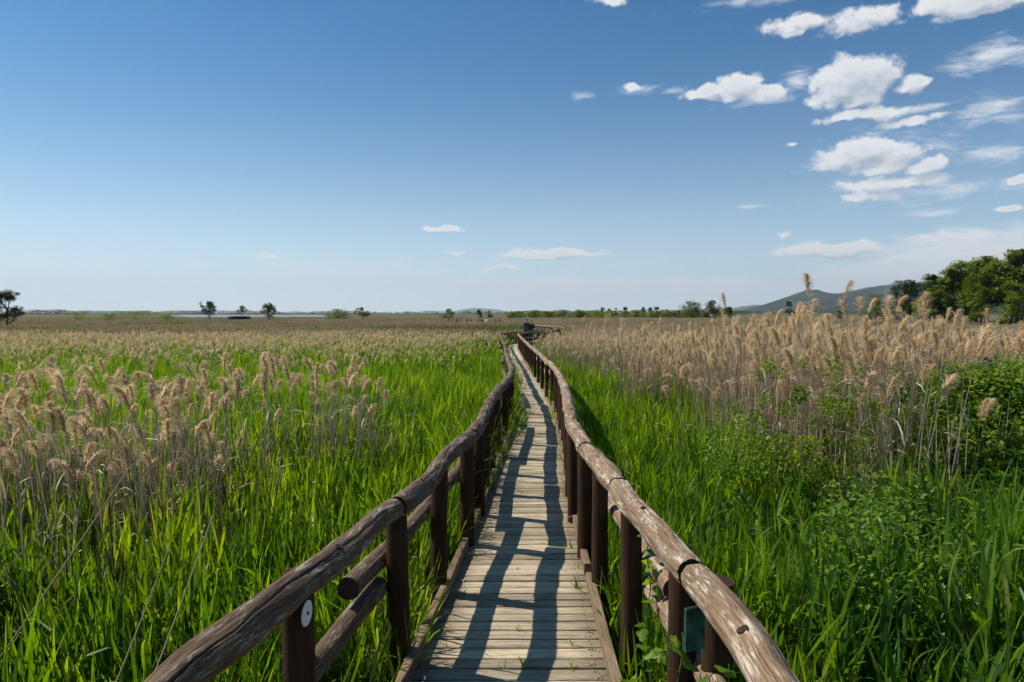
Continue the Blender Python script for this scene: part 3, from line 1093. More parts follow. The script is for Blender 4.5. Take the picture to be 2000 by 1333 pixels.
def dry_shoot(a, x, y, H, az, lean, slot_s, slot_p, L=.28, detail=1., plume=True, leaves=2, wst=.008):
    base = np.array([[x, y, -.05]])
    tone = RNG.uniform(.1, .9)
    tip = strips(a, base, az, lean * .4, lean, H, wst, 6, tone, slot=slot_s, twist=0., tip=9, base=1)
    strips(a, base, az, lean * .4, lean, H, wst, 6, tone, slot=slot_s, twist=1.5708, tip=9, base=1)
    if leaves:
        f = RNG.uniform(.3, .85, leaves)
        hp = np.stack([x + np.cos(az) * np.sin(lean * .7) * H * f, y + np.sin(az) * np.sin(lean * .7) * H * f, H * f], 1)
        strips(a, hp, RNG.uniform(0, 6.28, leaves), RNG.uniform(.3, 1., leaves), RNG.uniform(.5, 2., leaves), RNG.uniform(.12, .35, leaves), .012, 3, RNG.uniform(.2, 1, leaves), slot=slot_s)
    if plume:
        plume_into(a, tip[0] - np.array([0, 0, .01]), az, L, slot_p, detail)
    return tip[0]


def dry_clump(n, rad, H, frac, mats, detail=1., L=.175, lean=.14, wst=.008):
    a = Acc()
    for k in range(n):
        an, r_ = RNG.uniform(0, 6.28), rad * math.sqrt(RNG.random())
        dry_shoot(a, r_ * math.cos(an), r_ * math.sin(an), H * (RNG.uniform(.74, 1.0) if RNG.random() < .8 else RNG.uniform(1.0, 1.12)), RNG.normal(PI, 1.3), RNG.uniform(.02, lean), 0, 1,
                  L * RNG.uniform(.75, 1.25), detail, RNG.random() < frac, int(RNG.integers(0, 3)), wst)
    return a.mesh('dry_reeds', mats)


def far_patch(n, size, H, frac_pl, mats, wd=.035, frac_green=.0, pl=.22):
    a = Acc()
    X = RNG.uniform(-size / 2, size / 2, n); Y = RNG.uniform(-size / 2, size / 2, n)
    h = H * RNG.uniform(.7, 1.04, n)
    strips(a, np.stack([X, Y, 0 * X - .1], 1), RNG.uniform(0, 6.28, n), RNG.uniform(0, .12, n), RNG.uniform(.0, .5, n), h, wd * RNG.uniform(.5, 1.3, n), 3, RNG.random(n), slot=0, twist=RNG.uniform(-1.5, 1.5, n), tip=4, base=.8)
    m = int(n * frac_pl)
    if m:
        k = RNG.choice(n, m)
        P = np.stack([X[k], Y[k], h[k] - .2], 1)
        for q in range(4):
            strips(a, P, RNG.uniform(0, 6.28, m), RNG.uniform(0, .35, m), RNG.uniform(.3, 1.2, m), pl * RNG.uniform(.8, 1.5, m), .035, 3, RNG.random(m), slot=1)
    return a.mesh('reed_patch', mats)


def leaf_shape(acc, P, az, el, size, rnd, slot=0, wr=.62):
    """folded oval leaves, 6 vertices each"""
    n = len(P)
    d = np.stack([np.cos(az) * np.cos(el), np.sin(az) * np.cos(el), np.sin(el)], 1)
    s_ = np.stack([-np.sin(az), np.cos(az), 0 * az], 1)
    nn = np.cross(d, s_)
    s = size[:, None]
    pts = [P, P + d * s * .35 + s_ * s * wr / 2 + nn * s * .10, P + d * s * .75 + s_ * s * wr * .36 + nn * s * .08, P + d * s,
           P + d * s * .75 - s_ * s * wr * .36 + nn * s * .08, P + d * s * .35 - s_ * s * wr / 2 + nn * s * .10]
    V = np.stack(pts, 1).reshape(-1, 3)
    i = np.arange(n)[:, None] * 6
    Q = np.concatenate([i + np.array([[0, 1, 2, 3]]), i + np.array([[0, 3, 4, 5]])])
    acc.add(V, Q, rnd=np.repeat(rnd, 6), slot=slot)


def leafy_clump(n, rad, hgt, size, mats):
    a = Acc()
    ns = 26
    st = np.stack([RNG.normal(0, rad * .4, ns), RNG.normal(0, rad * .4, ns), np.zeros(ns)], 1)
    strips(a, st, RNG.uniform(0, 6.28, ns), RNG.uniform(0, .5, ns), RNG.uniform(.2, 1.2, ns), hgt * RNG.uniform(.7, 1.3, ns), .006, 5, RNG.random(ns) * .3, slot=0, tip=9, base=1)
    u = RNG.normal(0, 1, (n, 3)); u /= np.linalg.norm(u, axis=1)[:, None]
    rr = RNG.uniform(.35, 1.08, n) ** .6
    P = u * rr[:, None] * np.array([rad, rad, hgt * .55]) + np.array([0, 0, hgt * .5])
    P[:, 2] = np.abs(P[:, 2])
    leaf_shape(a, P, RNG.uniform(0, 6.28, n), RNG.uniform(-.7, .6, n), size * RNG.uniform(.6, 1.3, n), RNG.uniform(0, 1, n) ** 1.2)
    return a.mesh('bramble', mats)


G_NEAR = protos('green_reed_clump', [green_clump(30, .30, 1.15, 7, .0175, 5, [M_GREEN, M_STEMG]) for _ in range(7)])
G_DIMLIT = protos('dimlit_reed_clump', [green_clump(21, .30, 1.15, 7, .024, 6, [M_GREEN_DIMLIT, M_STEMG], droop=.34, lean=.14) for _ in range(6)])
G_MID = protos('green_reed_mid', [green_clump(46, .62, 1.2, 5, .026, 3, [M_GREEN, M_STEMG]) for _ in range(5)])
G_LOW = protos('kerb_grass', [green_clump(9, .16, .45, 4, .014, 5, [M_GREEN, M_STEMG], lean=.3, droop=.45) for _ in range(5)])
D_NEAR = protos('dry_reed_clump', [dry_clump(34, .36, 2.0, .20, [M_DRY, M_PLUME], lean=.22, wst=.0085) for _ in range(6)])
M_PLUMEMID = M_PLUME
D_GREY = protos('grey_reed_clump', [dry_clump(15, .32, 1.7, .0, [M_GREY, M_PLUME], lean=.2, wst=.007) for _ in range(5)])
D_MID = protos('dry_reed_mid', [dry_clump(26, .70, 1.9, .36, [M_DRY, M_PLUME], .5, .20, wst=.010) for _ in range(5)])
D_THIN = protos('dry_reed_thin', [dry_clump(24, .75, 1.9, .38, [M_GREY, M_PLUME], .5, .20, wst=.010) for _ in range(5)])
F_DRY = protos('far_reed_dry', [far_patch(260, 3.0, 1.55, .34, [M_OLIVE, M_PLUMEFAR]) for _ in range(5)])
F_OLV = protos('far_reed_olive', [far_patch(260, 3.4, 1.45, .10, [M_OLIVE, M_PLUMEFAR], .05) for _ in range(5)])
F_GRN = protos('far_reed_green', [far_patch(260, 2.4, 1.30, .02, [M_GREEN, M_PLUMEFAR], .045) for _ in range(4)])
B_SPRIG = protos('vine_sprig', [leafy_clump(46, .34, .55, .16, [M_BRAMBLE]) for _ in range(4)])
B_LEAF = protos('bramble_clump', [leafy_clump(620, .34, .55, .040, [M_BRAMBLE]) for _ in range(5)])


def scatter(name, coll, items, label=None, cat=None):
    """items: (x, y, z, tiltx, tilty, rotz, scale_xy, scale_z)"""
    A = np.array(items, np.float32)
    me = bpy.data.meshes.new(name)
    me.vertices.add(len(A))
    me.vertices.foreach_set('co', A[:, :3].ravel())
    for k, cols in (('rot', A[:, 3:6]), ('scl', np.stack([A[:, 6], A[:, 6], A[:, 7]], 1))):
        at = me.attributes.new(k, 'FLOAT_VECTOR', 'POINT')
        at.data.foreach_set('vector', cols.astype(np.float32).ravel())
    at = me.attributes.new('idx', 'INT', 'POINT')
    at.data.foreach_set('value', RNG.integers(0, len(coll.objects), len(A)).astype(np.int32))
    o = new_obj(name, me, kind='stuff', label=label, category=cat)
    ng = bpy.data.node_groups.new(name, 'GeometryNodeTree')
    ng.interface.new_socket('Geometry', in_out='INPUT', socket_type='NodeSocketGeometry')
    ng.interface.new_socket('Geometry', in_out='OUTPUT', socket_type='NodeSocketGeometry')
    N = ng.nodes; L = ng.links
    gi = N.new('NodeGroupInput'); go = N.new('NodeGroupOutput')
    ip = N.new('GeometryNodeInstanceOnPoints')
    ci = N.new('GeometryNodeCollectionInfo')
    ci.inputs['Collection'].default_value = coll
    ci.inputs['Separate Children'].default_value = True
    ci.inputs['Reset Children'].default_value = True
    ip.inputs['Pick Instance'].default_value = True
    def named(nm, ty):
        nd = N.new('GeometryNodeInputNamedAttribute'); nd.data_type = ty
        nd.inputs['Name'].default_value = nm
        return [s_ for s_ in nd.outputs if s_.enabled][0]
    L.new(gi.outputs[0], ip.inputs['Points'])
    L.new(ci.outputs[0], ip.inputs['Instance'])
    L.new(named('idx', 'INT'), ip.inputs['Instance Index'])
    L.new(named('rot', 'FLOAT_VECTOR'), ip.inputs['Rotation'])
    L.new(named('scl', 'FLOAT_VECTOR'), ip.inputs['Scale'])
    L.new(ip.outputs[0], go.inputs[0])
    md = o.modifiers.new('plants', 'NODES')
    md.node_group = ng
    return o


def tilt(a=.08):
    return RNG.normal(0, a), RNG.normal(0, a), RNG.uniform(0, 6.28)


def in_poly(x, y, P):
    c = False
    for (x0, y0), (x1, y1) in zip(P, P[1:] + P[:1]):
        if (y0 > y) != (y1 > y) and x < (x1 - x0) * (y - y0) / (y1 - y0) + x0:
            c = not c
    return c


PLUME_L = [(-3.9, 3.3), (-2.5, 3.2), (-1.55, 7.4), (-2.1, 8.0), (-3.1, 6.6), (-4.4, 6.0)]
GREY_L = [(-4.6, 1.2), (-1.75, 2.0), (-1.5, 4.6), (-1.5, 6.6), (-4.6, 5.5)]


def dry_right_edge(y):
    return float(np.interp(y, [4, 5.2, 6.2, 8, 11, 16, 24, 40, 60], [3.4, 2.45, 2.15, 2.1, 2.2, 2.1, 1.8, 1.9, 5]))


def wob(x, y, s=.5, seed=0):
    return mnoise.noise((x * s, y * s, seed))


gn, gd, gm, gl, dn, dg, dm, bl, bs, dt = [], [], [], [], [], [], [], [], [], []
# near field, 0.36 m grid
for y in np.arange(-1.6, 15, .34):
    half = max(3.6, .80 * y + 2.2)
    for x in np.arange(-half, half, .34):
        X = x + RNG.uniform(-.15, .15); Y = y + RNG.uniform(-.15, .15)
        l, r = walk_half(Y)
        e = (l - X) if X < (l + r) / 2 else (X - r)
        if e < .20:
            continue
        g = ground_z(X, Y)
        tx, ty, tz = tilt()
        if X < 0:
            top = np.interp(e, [.1, .5, 1.3, 2.5], [.20, .42, .62, .72]) + .16 * wob(X, Y, .7)
            if True:
                dens = .45 if in_poly(X, Y, PLUME_L) else (.8 if in_poly(X, Y, GREY_L) else 1)
                if RNG.random() < dens:
                    gn.append((X, Y, g, tx, ty, tz, 1.0, (top - g) / 1.42))
            else:
                dm.append((X, Y, g, tx, ty, tz, 1, RNG.uniform(.78, .9)))
            if in_poly(X, Y, GREY_L) and RNG.random() < (.55 if X < -2.2 else .22):
                dg.append((X, Y, g, tx * .6, ty * .6, tz, 1, RNG.uniform(.75, 1.0)))
            if in_poly(X, Y, PLUME_L) and RNG.random() < .27:
                dn.append((X, Y, g, tx * .5, ty * .5, tz, 1, RNG.uniform(.76, .88)))
            elif Y < 15 and Y > 6 and X < -4 + .2 * Y and RNG.random() < .022:
                dn.append((X, Y, g, tx * .5, ty * .5, tz, 1, RNG.uniform(.74, .88)))
        else:
            er = dry_right_edge(Y) + .5 * wob(X, Y, .8, 7)
            dry = X > er and Y > 4.9
            leafy = X > 3.0 + .10 * (Y - 3) and Y < 8.5
            if dry and not (X > .57 * Y + .35 and Y < 7.2):
                hgt = float(np.interp(Y, [5, 9, 15], [1.07, 1.0, .86])) * (1 + .20 * wob(X, Y, .9, 4))
                dep = min(1., (X - er) / 1.3 + .12) if Y < 14 else 1.
                if RNG.random() < .25 + .75 * (1 - dep):
                    gn.append((X + .1, Y, g, tx, ty, tz, 1, RNG.uniform(.85, 1.10)))
                if RNG.random() < dep * .95:
                    dn.append((X, Y, g, tx * .5, ty * .5, tz, 1, hgt * RNG.uniform(.93, 1.05)))
                if RNG.random() < .3:
                    dg.append((X, Y, g, tx, ty, tz, 1, RNG.uniform(.9, 1.05)))
                if RNG.random() < .25:
                    gn.append((X, Y, g, tx, ty, tz, 1, RNG.uniform(.95, 1.15)))
            else:
                top = np.interp(e, [.1, .5, 1.3, 2.5], [.20, .40, .62, .78]) + .14 * wob(X, Y, .7)
                deep = (X > 1.3 + .6 * wob(X, Y, .6, 2) and Y < 5.5) or leafy  # here the reeds take the leaf colour darkened for weaker backlight
                (gd if deep else gn).append((X, Y, g, tx * (1.6 if deep else 1), ty * (1.6 if deep else 1), tz, 1, (top - g) / 1.42 * (RNG.uniform(.78, 1.12) if deep else RNG.uniform(.92, 1.06))))
                if X > 1.7 and Y < 9 and RNG.random() < (.16 + .20 * (X > 2.6)) * (.35 if Y < 3.6 else 1):
                    bl.append((X, Y, g + RNG.uniform(.40, 1.05), tx * 3, ty * 3, tz, 1.0, 1.0))
                if dry and RNG.random() < .3:
                    dn.append((X, Y, g, tx, ty, tz, 1, RNG.uniform(.8, .95)))
# leafy mound on the right
for _ in range(520):
    a_ = RNG.uniform(0, 6.28); rr_ = math.sqrt(RNG.random())
    X = 4.35 + 1.25 * rr_ * math.cos(a_); Y = 5.7 + 1.5 * rr_ * math.sin(a_)
    g = ground_z(X, Y)
    topz = 1.10 - 1.1 * rr_ ** 2.2 + .12 * wob(X, Y, 1.2)
    bl.append((X, Y, max(g, topz - RNG.uniform(.25, .75)), *tilt(.4), 1.1, 1.1))
# bindweed and young leaves climbing the dry reeds
for (cx, cy, z0, z1, n) in ((2.45, 5.35, .2, 1.35, 16), (2.75, 5.3, .1, 1.15, 14), (3.15, 5.6, .2, 1.3, 12), (2.2, 5.6, .1, .6, 8)):
    for _ in range(n * 2):
        z = RNG.uniform(z0, z1)
        bs.append((cx + RNG.normal(0, .22), cy + RNG.normal(0, .2), z, *tilt(.5), RNG.uniform(.10, .24), RNG.uniform(.12, .3)))
# low grass at the foot of the railings
for y in np.arange(-1, 24, .13):
    l, r = walk_half(y)
    for X, sg in ((l, -1), (r, 1)):
        for rep_ in range(2 if sg < 0 else 1):
            xx = X + sg * RNG.uniform(.10, .36)
            g = deck_z(y) - .30
            if RNG.random() < ((.35 if y < 5 else .6) if sg > 0 else (.30 if y < 5 else .8)):
                gl.append((xx, y + RNG.uniform(-.05, .05), g, *tilt(.2), 1, RNG.uniform(.7, 1.25) * (1.2 if sg < 0 and y > 5 else .95)))
# middle distance
for y in np.arange(15, 46, .78):
    half = .80 * y + 3
    for x in np.arange(-half, half, .78):
        X = x + RNG.uniform(-.36, .36); Y = y + RNG.uniform(-.36, .36)
        l, r = walk_half(Y)
        e = (l - X) if X < (l + r) / 2 else (X - r)
        if e < .5:
            continue
        g = ground_z(X, Y)
        tz = tilt(.05)
        wv = wob(X, Y, .22, 5)
        if X < 0:
            lim = 2.2 + 1.6 * wv if Y < 34 else .8
            green = -X < lim + (6 if Y < 17 else 0) * (1 if wv > -.1 else 0)
            if green:
                gm.append((X, Y, g, *tz, 1, RNG.uniform(.72, .86) * (1 if Y < 34 else .8)))
            if not green or RNG.random() < .12:
                if RNG.random() < np.interp(Y, [15, 19, 26], [.15, .5, 1.0]):
                    dt.append((X, Y, g, *tz, 1, RNG.uniform(.64, .80)))
                if RNG.random() < .95:
                    gm.append((X + .3, Y + .2, g, *tz, 1, RNG.uniform(.88, 1.06)))
        else:
            er = dry_right_edge(Y) + .7 * wv
            if X < er:
                gm.append((X, Y, g, *tz, 1, RNG.uniform(.72, .84) * (1 if Y < 34 else .75)))
            if X > er - .3:
                dm.append((X, Y, g, *tz, 1, np.interp(Y, [15, 25, 45], [.98, .86, .64]) * RNG.uniform(.86, 1.12) * (1 + .2 * wv)))
                if RNG.random() < .8:
                    gm.append((X, Y, g, *tz, 1, RNG.uniform(.7, .95)))
fd, fo, fg = [], [], []
y = 46.0
while y < 330:
    step = 1.7 if y < 90 else 2.6
    half = .80 * y + 6
    for x in np.arange(-half, half, step if y < 90 else 3.0):
        X = x + RNG.uniform(-.8, .8); Y = y + RNG.uniform(-.8, .8)
        # keep the walk clear, and the lagoon
        d2 = np.min((EC[930::10, 0] - X) ** 2 + (EC[930::10, 1] - Y) ** 2) if Y < 128 else 99
        if d2 < 2.0 ** 2:
            continue
        if in_poly(X, Y, LAG):
            continue
        g = ground_z(X, Y)
        wv = wob(X, Y, .06, 5)
        hz = 1.0
        if 46 < Y < 76 and -1 < X < 6 and X > np.interp(Y, [46, 60, 72, 76], [.9, 3.2, 5.4, 5.6]):
            hz = .62
        if 78 < Y < 113 and -16 < X < 1.2:
            hz = 1.32
        it = (X, Y, g, *tilt(.03), 1, hz * RNG.uniform(.85, 1.02))
        if Y < 62 and abs(X - 1.5) < 4 and RNG.random() < .85:
            fg.append(it)
        elif (X > 3 and RNG.random() < .65) or wv > .22:
            fd.append(it)
        elif wv < -.32:
            fg.append(it)
        else:
            fo.append(it)
    y += step

scatter('green_reeds', G_NEAR, gn, 'bright green young reeds filling the marsh on both sides of the boardwalk', 'reeds')
scatter('green_reeds', G_DIMLIT, gd, 'arching green reeds in the right foreground, coloured darker for weaker backlight', 'reeds')
scatter('green_reeds', G_MID, gm, 'green reeds further off along the boardwalk', 'reeds')
scatter('grass', G_LOW, gl, 'low green grass growing at the foot of the railings', 'grass')
scatter('dry_reeds', D_NEAR, dn, 'tan dry reeds with feathery plumes near the boardwalk', 'reeds')
scatter('dry_reeds', D_GREY, dg, 'grey brown bare reed stems standing among the green', 'reeds')
scatter('dry_reeds', D_MID, dm, 'tan plumed reeds in the middle of the marsh', 'reeds')
scatter('dry_reeds', D_THIN, dt, 'thin brown plumed reeds over green in the left middle distance', 'reeds')
scatter('far_reeds', F_DRY, fd, 'far tan reed bed reaching to the horizon', 'reeds')
scatter('far_reeds', F_OLV, fo, 'far olive reed bed reaching to the horizon', 'reeds')
scatter('far_reeds', F_GRN, fg, 'far green reeds around the bend of the boardwalk', 'reeds')
scatter('brambles', B_LEAF, bl, 'leafy bramble and bindweed mass in the right foreground', 'brambles')
scatter('vines', B_SPRIG, bs, 'leafy sprays climbing the front of the dry reeds on the right', 'vines')
print('counts', [len(q) for q in (gn, gd, gm, gl, dn, dg, dm, fd, fo, fg, bl)])

# ------------------------------------------------------------------ individually standing plumed reeds
def reed_thing(kind):
    st = Acc()
    H = RNG.uniform(1.85, 2.15)
    az = PI + RNG.normal(0, 1.4)
    tip = dry_shoot(st, 0, 0, H, az, RNG.uniform(.03, .12), 0, 0, plume=False, leaves=3, wst=.008)
    pm = Acc()
    plume_into(pm, np.array([0, 0, 0.]), az, RNG.uniform(.13, .25), 0, 1.0)
    return st.mesh('stem', M_DRY), pm.mesh('plume', M_PLUME), tip


reed_kinds = [reed_thing(0) for _ in range(8)]
first = {}
def place_reed(X, Y, sz, label, group, tl=.04):
    sm, pm, tip = reed_kinds[int(RNG.integers(8))]
    key = sm.name
    o = bpy.data.objects.new('plumed_reed', None)
    o.location = (X, Y, ground_z(X, Y)); o.rotation_euler = (RNG.normal(0, tl), RNG.normal(0, tl), RNG.normal(0, .5)); o.scale = (1, 1, sz)
    o['label'] = label; o['category'] = 'reed'; o['group'] = group
    COL.objects.link(o)
    new_obj('stem', sm, o)
    new_obj('plume', pm, o, (tip[0], tip[1], tip[2] - .012))


k = 0
while k < 165:
    X = RNG.uniform(-4.9, -1.4); Y = RNG.uniform(3.2, 8.4)
    if in_poly(X, Y, PLUME_L):
        place_reed(X, Y, RNG.uniform(.80, .93), 'dry reed with a drooping tan plume in the clump left of the boardwalk', 'plumed reeds in the left clump'); k += 1
k = 0
while k < 135:
    Y = 5.1 + 5.0 * RNG.random() ** 1.5; X = RNG.uniform(2.3, 1.9 + .62 * Y)
    if X > dry_right_edge(Y) + .1 and not (X > .57 * Y + .35 and Y < 7.2):
        place_reed(X, Y, RNG.uniform(.93, 1.10), 'tall dry reed with a feathery tan plume at the front of the right reed bed', 'plumed reeds on the right'); k += 1
place_reed(2.50, 5.9, 1.12, 'dry reed with a tan plume standing against the sky above the right reed bed', 'tallest reeds on the right', .01)


# ------------------------------------------------------------------ trees
M_BARK = simple_mat('tree_bark', (.09, .07, .055), .9, .1, 6, .4)


def tree(name, label, px, top, Z, wpx, mat, blobs=5, n=3200, group=None, cat='tree', base=None, bare=.18, seedv=0, flat=1., leaf=None):
    """a tree standing at distance Z; its height and spread come from how large it looks"""
    X = (px - 1000) * Z / F
    g = ground_z(X, Z)
    topz = CAM_Z + (612 - top) / F * Z
    H = topz - g
    Wd = wpx / F * Z / 2
    t = thing(name, label, cat, (X, Z, g), RNG.uniform(0, 6.28), group)
    # trunk and limbs
    a = Acc()
    th = max(.06, H * .022)
    lean = RNG.normal(0, .03, 2)
    tt = np.linspace(0, 1, 7)
    tp = np.stack([lean[0] * H * tt ** 2, lean[1] * H * tt ** 2, H * .78 * tt], 1)
    tube(a, tp, th * (1.15 - .95 * tt), 8, True)
    cen = []
    for k in range(blobs):
        f = RNG.uniform(.30, .80) if bare > .12 else RNG.uniform(.12, .74)
        an = k * 2.4 + RNG.uniform(-.5, .5)
        rr = Wd * RNG.uniform(.25, .62) * (1.15 - .75 * max(0, f - .45))
        p0 = np.array([lean[0] * H * (f * .7) ** 2, lean[1] * H * (f * .7) ** 2, H * f * .75])
        p1 = np.array([rr * math.cos(an), rr * math.sin(an), H * min(.86, f + .14)])
        lp = np.stack([p0 * (1 - q) + p1 * q + np.array([0, 0, -.06 * H * math.sin(q * PI) * .5]) for q in np.linspace(0, 1, 5)])
        tube(a, lp, th * .42 * (1 - .8 * np.linspace(0, 1, 5)), 5, False)
        cen.append((p1, Wd * (RNG.uniform(.52, .74) if bare < .04 else RNG.uniform(.40, .60))))
    cen.append((np.array([lean[0] * H, lean[1] * H, H * .86]), Wd * .34))
    new_obj('trunk', a.mesh('trunk', M_BARK), t)
    b = Acc()
    ls = leaf or max(.10, H * .034, Z * .0015)
    C = np.array([c for c, _ in cen]); Rr = np.array([r for _, r in cen])
    sub = []
    for c, r_ in zip(C, Rr):                       # smaller leaf clumps round each limb end
        m = 9
        u = RNG.normal(0, 1, (m, 3)); u /= np.linalg.norm(u, axis=1)[:, None]
        sub.append(np.concatenate([c + u * r_ * RNG.uniform(.55, 1.0, (m, 1)) * np.array([1, 1, flat]), np.full((m, 1), r_ * .42)], 1))
    sub = np.concatenate(sub)
    which = RNG.integers(0, len(sub), n)
    u = RNG.normal(0, 1, (n, 3)); u /= np.linalg.norm(u, axis=1)[:, None]
    P = sub[which, :3] + u * sub[which, 3:4] * (RNG.random((n, 1)) ** .4) * np.array([1, 1, .8])
    P[:, 2] = np.clip(P[:, 2], H * bare * RNG.uniform(.8, 1.2, n), H * 1.0)
    leaf_shape(b, P, RNG.uniform(0, 6.28, n), RNG.uniform(-.6, .6, n), ls * RNG.uniform(.6, 1.4, n), np.clip(RNG.uniform(0, 1, n) * .6 + RNG.random(len(sub))[which] * .4, 0, 1), wr=.75)
    new_obj('crown', b.mesh('crown', mat), t)
    return t


ORD = 'first second third fourth fifth sixth seventh eighth ninth tenth eleventh twelfth thirteenth fourteenth fifteenth sixteenth seventeenth eighteenth nineteenth twentieth twenty-first twenty-second twenty-third twenty-fourth twenty-fifth twenty-sixth'.split()
# the wood at the right edge of the marsh
tree('tree', 'tallest light green tree at the right edge of the picture', 1985, 492, 118, 105, M_TREE, 14, 11000, bare=.03)
tree('tree', 'tall leafy tree second from the right edge', 1925, 503, 122, 92, M_TREE, 13, 9500, bare=.03)
tree('tree', 'rounded light green tree left of the two tallest ones', 1885, 512, 130, 80, M_TREE, 13, 8500, bare=.03)
tree('tree', 'light green tree just right of the dark ragged tree', 1852, 519, 128, 60, M_TREE, 11, 6500, bare=.03)
tree('tree', 'dark ragged tree standing out against the sky before the light green wood', 1826, 526, 112, 50, M_TREED, 10, 3600, flat=.7, bare=.1)
tree('tree', 'dark olive rounded tree at the left end of the wood', 1776, 549, 115, 76, M_TREED, 12, 7500, bare=.03)
tree('bush', 'low dark green bush left of the wood above the plumes', 1712, 577, 105, 66, M_TREEG, 9, 4600, cat='bush', bare=.05)
tree('bush', 'mid green bush in front of the dark ragged tree', 1815, 560, 100, 66, M_TREE, 6, 3200, cat='bush', bare=.05)
tree('bush', 'yellow green bush in front of the light green trees', 1915, 556, 96, 48, M_TREEY, 5, 2600, cat='bush', bare=.05)
tree('tree', 'pale green tree filling the gap between the rounded tree and the second tall one', 1906, 510, 138, 74, M_TREE, 11, 7000, bare=.03)
tree('tree', 'light green tree behind the dark ragged tree, lower than its neighbours', 1836, 536, 140, 60, M_TREE, 10, 5000, bare=.03)
tree('bush', 'green bush under the tallest tree at the right edge', 1975, 548, 97, 80, M_TREE, 6, 3600, cat='bush', bare=.05)
tree('tree', 'light green tree partly outside the right edge of the picture', 2060, 500, 116, 104, M_TREE, 13, 8000, bare=.03)
tree('bush', 'small dark round tree before the foot of the hill', 1545, 588, 175, 22, M_TREED, 4, 1400, cat='bush')
tree('bush', 'small dark tree between the plumes under the hill ridge', 1643, 597, 165, 18, M_TREED, 4, 1100, cat='bush')
# middle right
tree('tree', 'greyish round tree, left of the pair on the horizon right of centre', 1350, 587, 230, 54, M_TREEG, 9, 4200, bare=.05)
tree('tree', 'dark round tree, right of the pair on the horizon right of centre', 1392, 586, 228, 38, M_TREEG, 9, 4000, bare=.05)
tree('bush', 'small rounded tree just right of the pair on the horizon', 1424, 600, 235, 20, M_TREEG, 4, 1200, cat='bush')
# left
tree('tree', 'dark round tree at the left edge of the picture', 14, 567, 108, 54, M_TREEG, 11, 6000, bare=.10)
tree('tree', 'small pointed tree by the lagoon, left of the dark hide', 409, 589, 188, 32, M_TREEG, 8, 3000, bare=.25)
tree('tree', 'thin pale tree rising behind the dark hide', 473, 597, 228, 24, M_TREEG, 5, 900, bare=.2)
tree('tree', 'bright green bushy tree right of the dark hide', 526, 592, 190, 32, M_TREEY, 9, 3200, bare=.05)
tree('tree', 'flat topped small tree at the end of the green bushes left of centre', 708, 599, 215, 28, M_TREEY, 5, 1300, bare=.25, flat=.6)
tree('bush', 'low yellow green bush left of the flat topped tree', 660, 605, 212, 66, M_TREEY, 7, 2600, cat='bush', bare=.05, flat=.6)
tree('bush', 'pair of soft green bushes on the horizon left of the distant mountain', 876, 604, 240, 32, M_TREEY, 5, 1500, cat='bush', bare=.05)
tree('bush', 'little green bush with a flat top below the distant mountain', 937, 605, 235, 16, M_TREEY, 4, 900, cat='bush', bare=.1)
tree('bush', 'pointed little bush right of the flat topped bush below the mountain', 957, 606, 238, 12, M_TREE, 4, 700, cat='bush', bare=.1)
for k, (px, top, wd) in enumerate([(150, 609, 80), (215, 611, 50), (265, 608, 80), (325, 611, 60)]):
    tree('bush', 'low green bush by the lagoon, ' + ORD[k] + ' of four from the left edge tree', px, top, 165 + 6 * k, wd, M_TREE, 5, 1500, group='low bushes on the left shore', cat='bush', bare=.02, flat=.5)
for k in range(26):
    px = 1000 + k * 17 + RNG.uniform(-6, 6)
    tree('bush', ['green', 'yellow green', 'green', 'greyish green'][k % 4] + ' low bush, ' + ORD[k] + ' from the left in the belt right of centre', px, RNG.uniform(605, 610) - max(0, px - 1250) * .02, 250 + RNG.uniform(-14, 22), RNG.uniform(28, 54), [M_TREE, M_TREEY, M_TREE, M_TREEG][k % 4], 6, 1700,
         group='belt of bushes right of centre', cat='bush', bare=.03, flat=.6)
for k, px in enumerate([1176, 1190, 1204, 1222, 1256, 1270, 1283]):
    tree('tree', 'slim dark tree over the bush belt, ' + ORD[k] + ' of seven from the left', px, 600 + RNG.uniform(-2, 3), 330, RNG.uniform(8, 14), M_TREED, 4, 500, group='slim dark trees over the bush belt', bare=.35)


# far blue treelines, far beyond what can be told apart
def treeline(name, x0, x1, Z, top0, top1, mat, n, label=None):
    a = Acc()
    X0, X1 = (x0 - 1000) * Z / F, (x1 - 1000) * Z / F
    cx = RNG.uniform(X0, X1, n)
    hh = np.array([(612 - np.interp(c * F / Z + 1000, [x0, x1], [top0, top1])) / F * Z + CAM_Z + 1.2 for c in cx]) * np.array([1 + .38 * mnoise.noise((c * 14 / Z, 3.1, 0)) + .30 * mnoise.noise((c * 55 / Z, 7.1, 0)) for c in cx])
    m = 26
    cc = np.repeat(cx, m); H = np.repeat(hh, m)
    u = RNG.normal(0, 1, (n * m, 3)); u /= np.linalg.norm(u, axis=1)[:, None]
    P = np.stack([cc + u[:, 0] * H * .55, Z + RNG.uniform(-20, 20, n * m) + u[:, 1] * H * .3, -1.2 + H * .5 + u[:, 2] * H * .5], 1)
    leaf_shape(a, P, RNG.uniform(0, 6.28, n * m), RNG.uniform(-.6, .6, n * m), H * RNG.uniform(.16, .34, n * m), RNG.random(n * m), wr=.85)
    return new_obj(name, a.mesh(name, mat), kind='stuff')


treeline('treeline', -250, 1000, 1400, 606, 610, M_TREED, 900)
treeline('treeline', 1000, 2200, 1500, 609, 607, M_TREED, 700)
treeline('treeline', -300, 2300, 2600, 608, 608.5, M_TREED, 900)

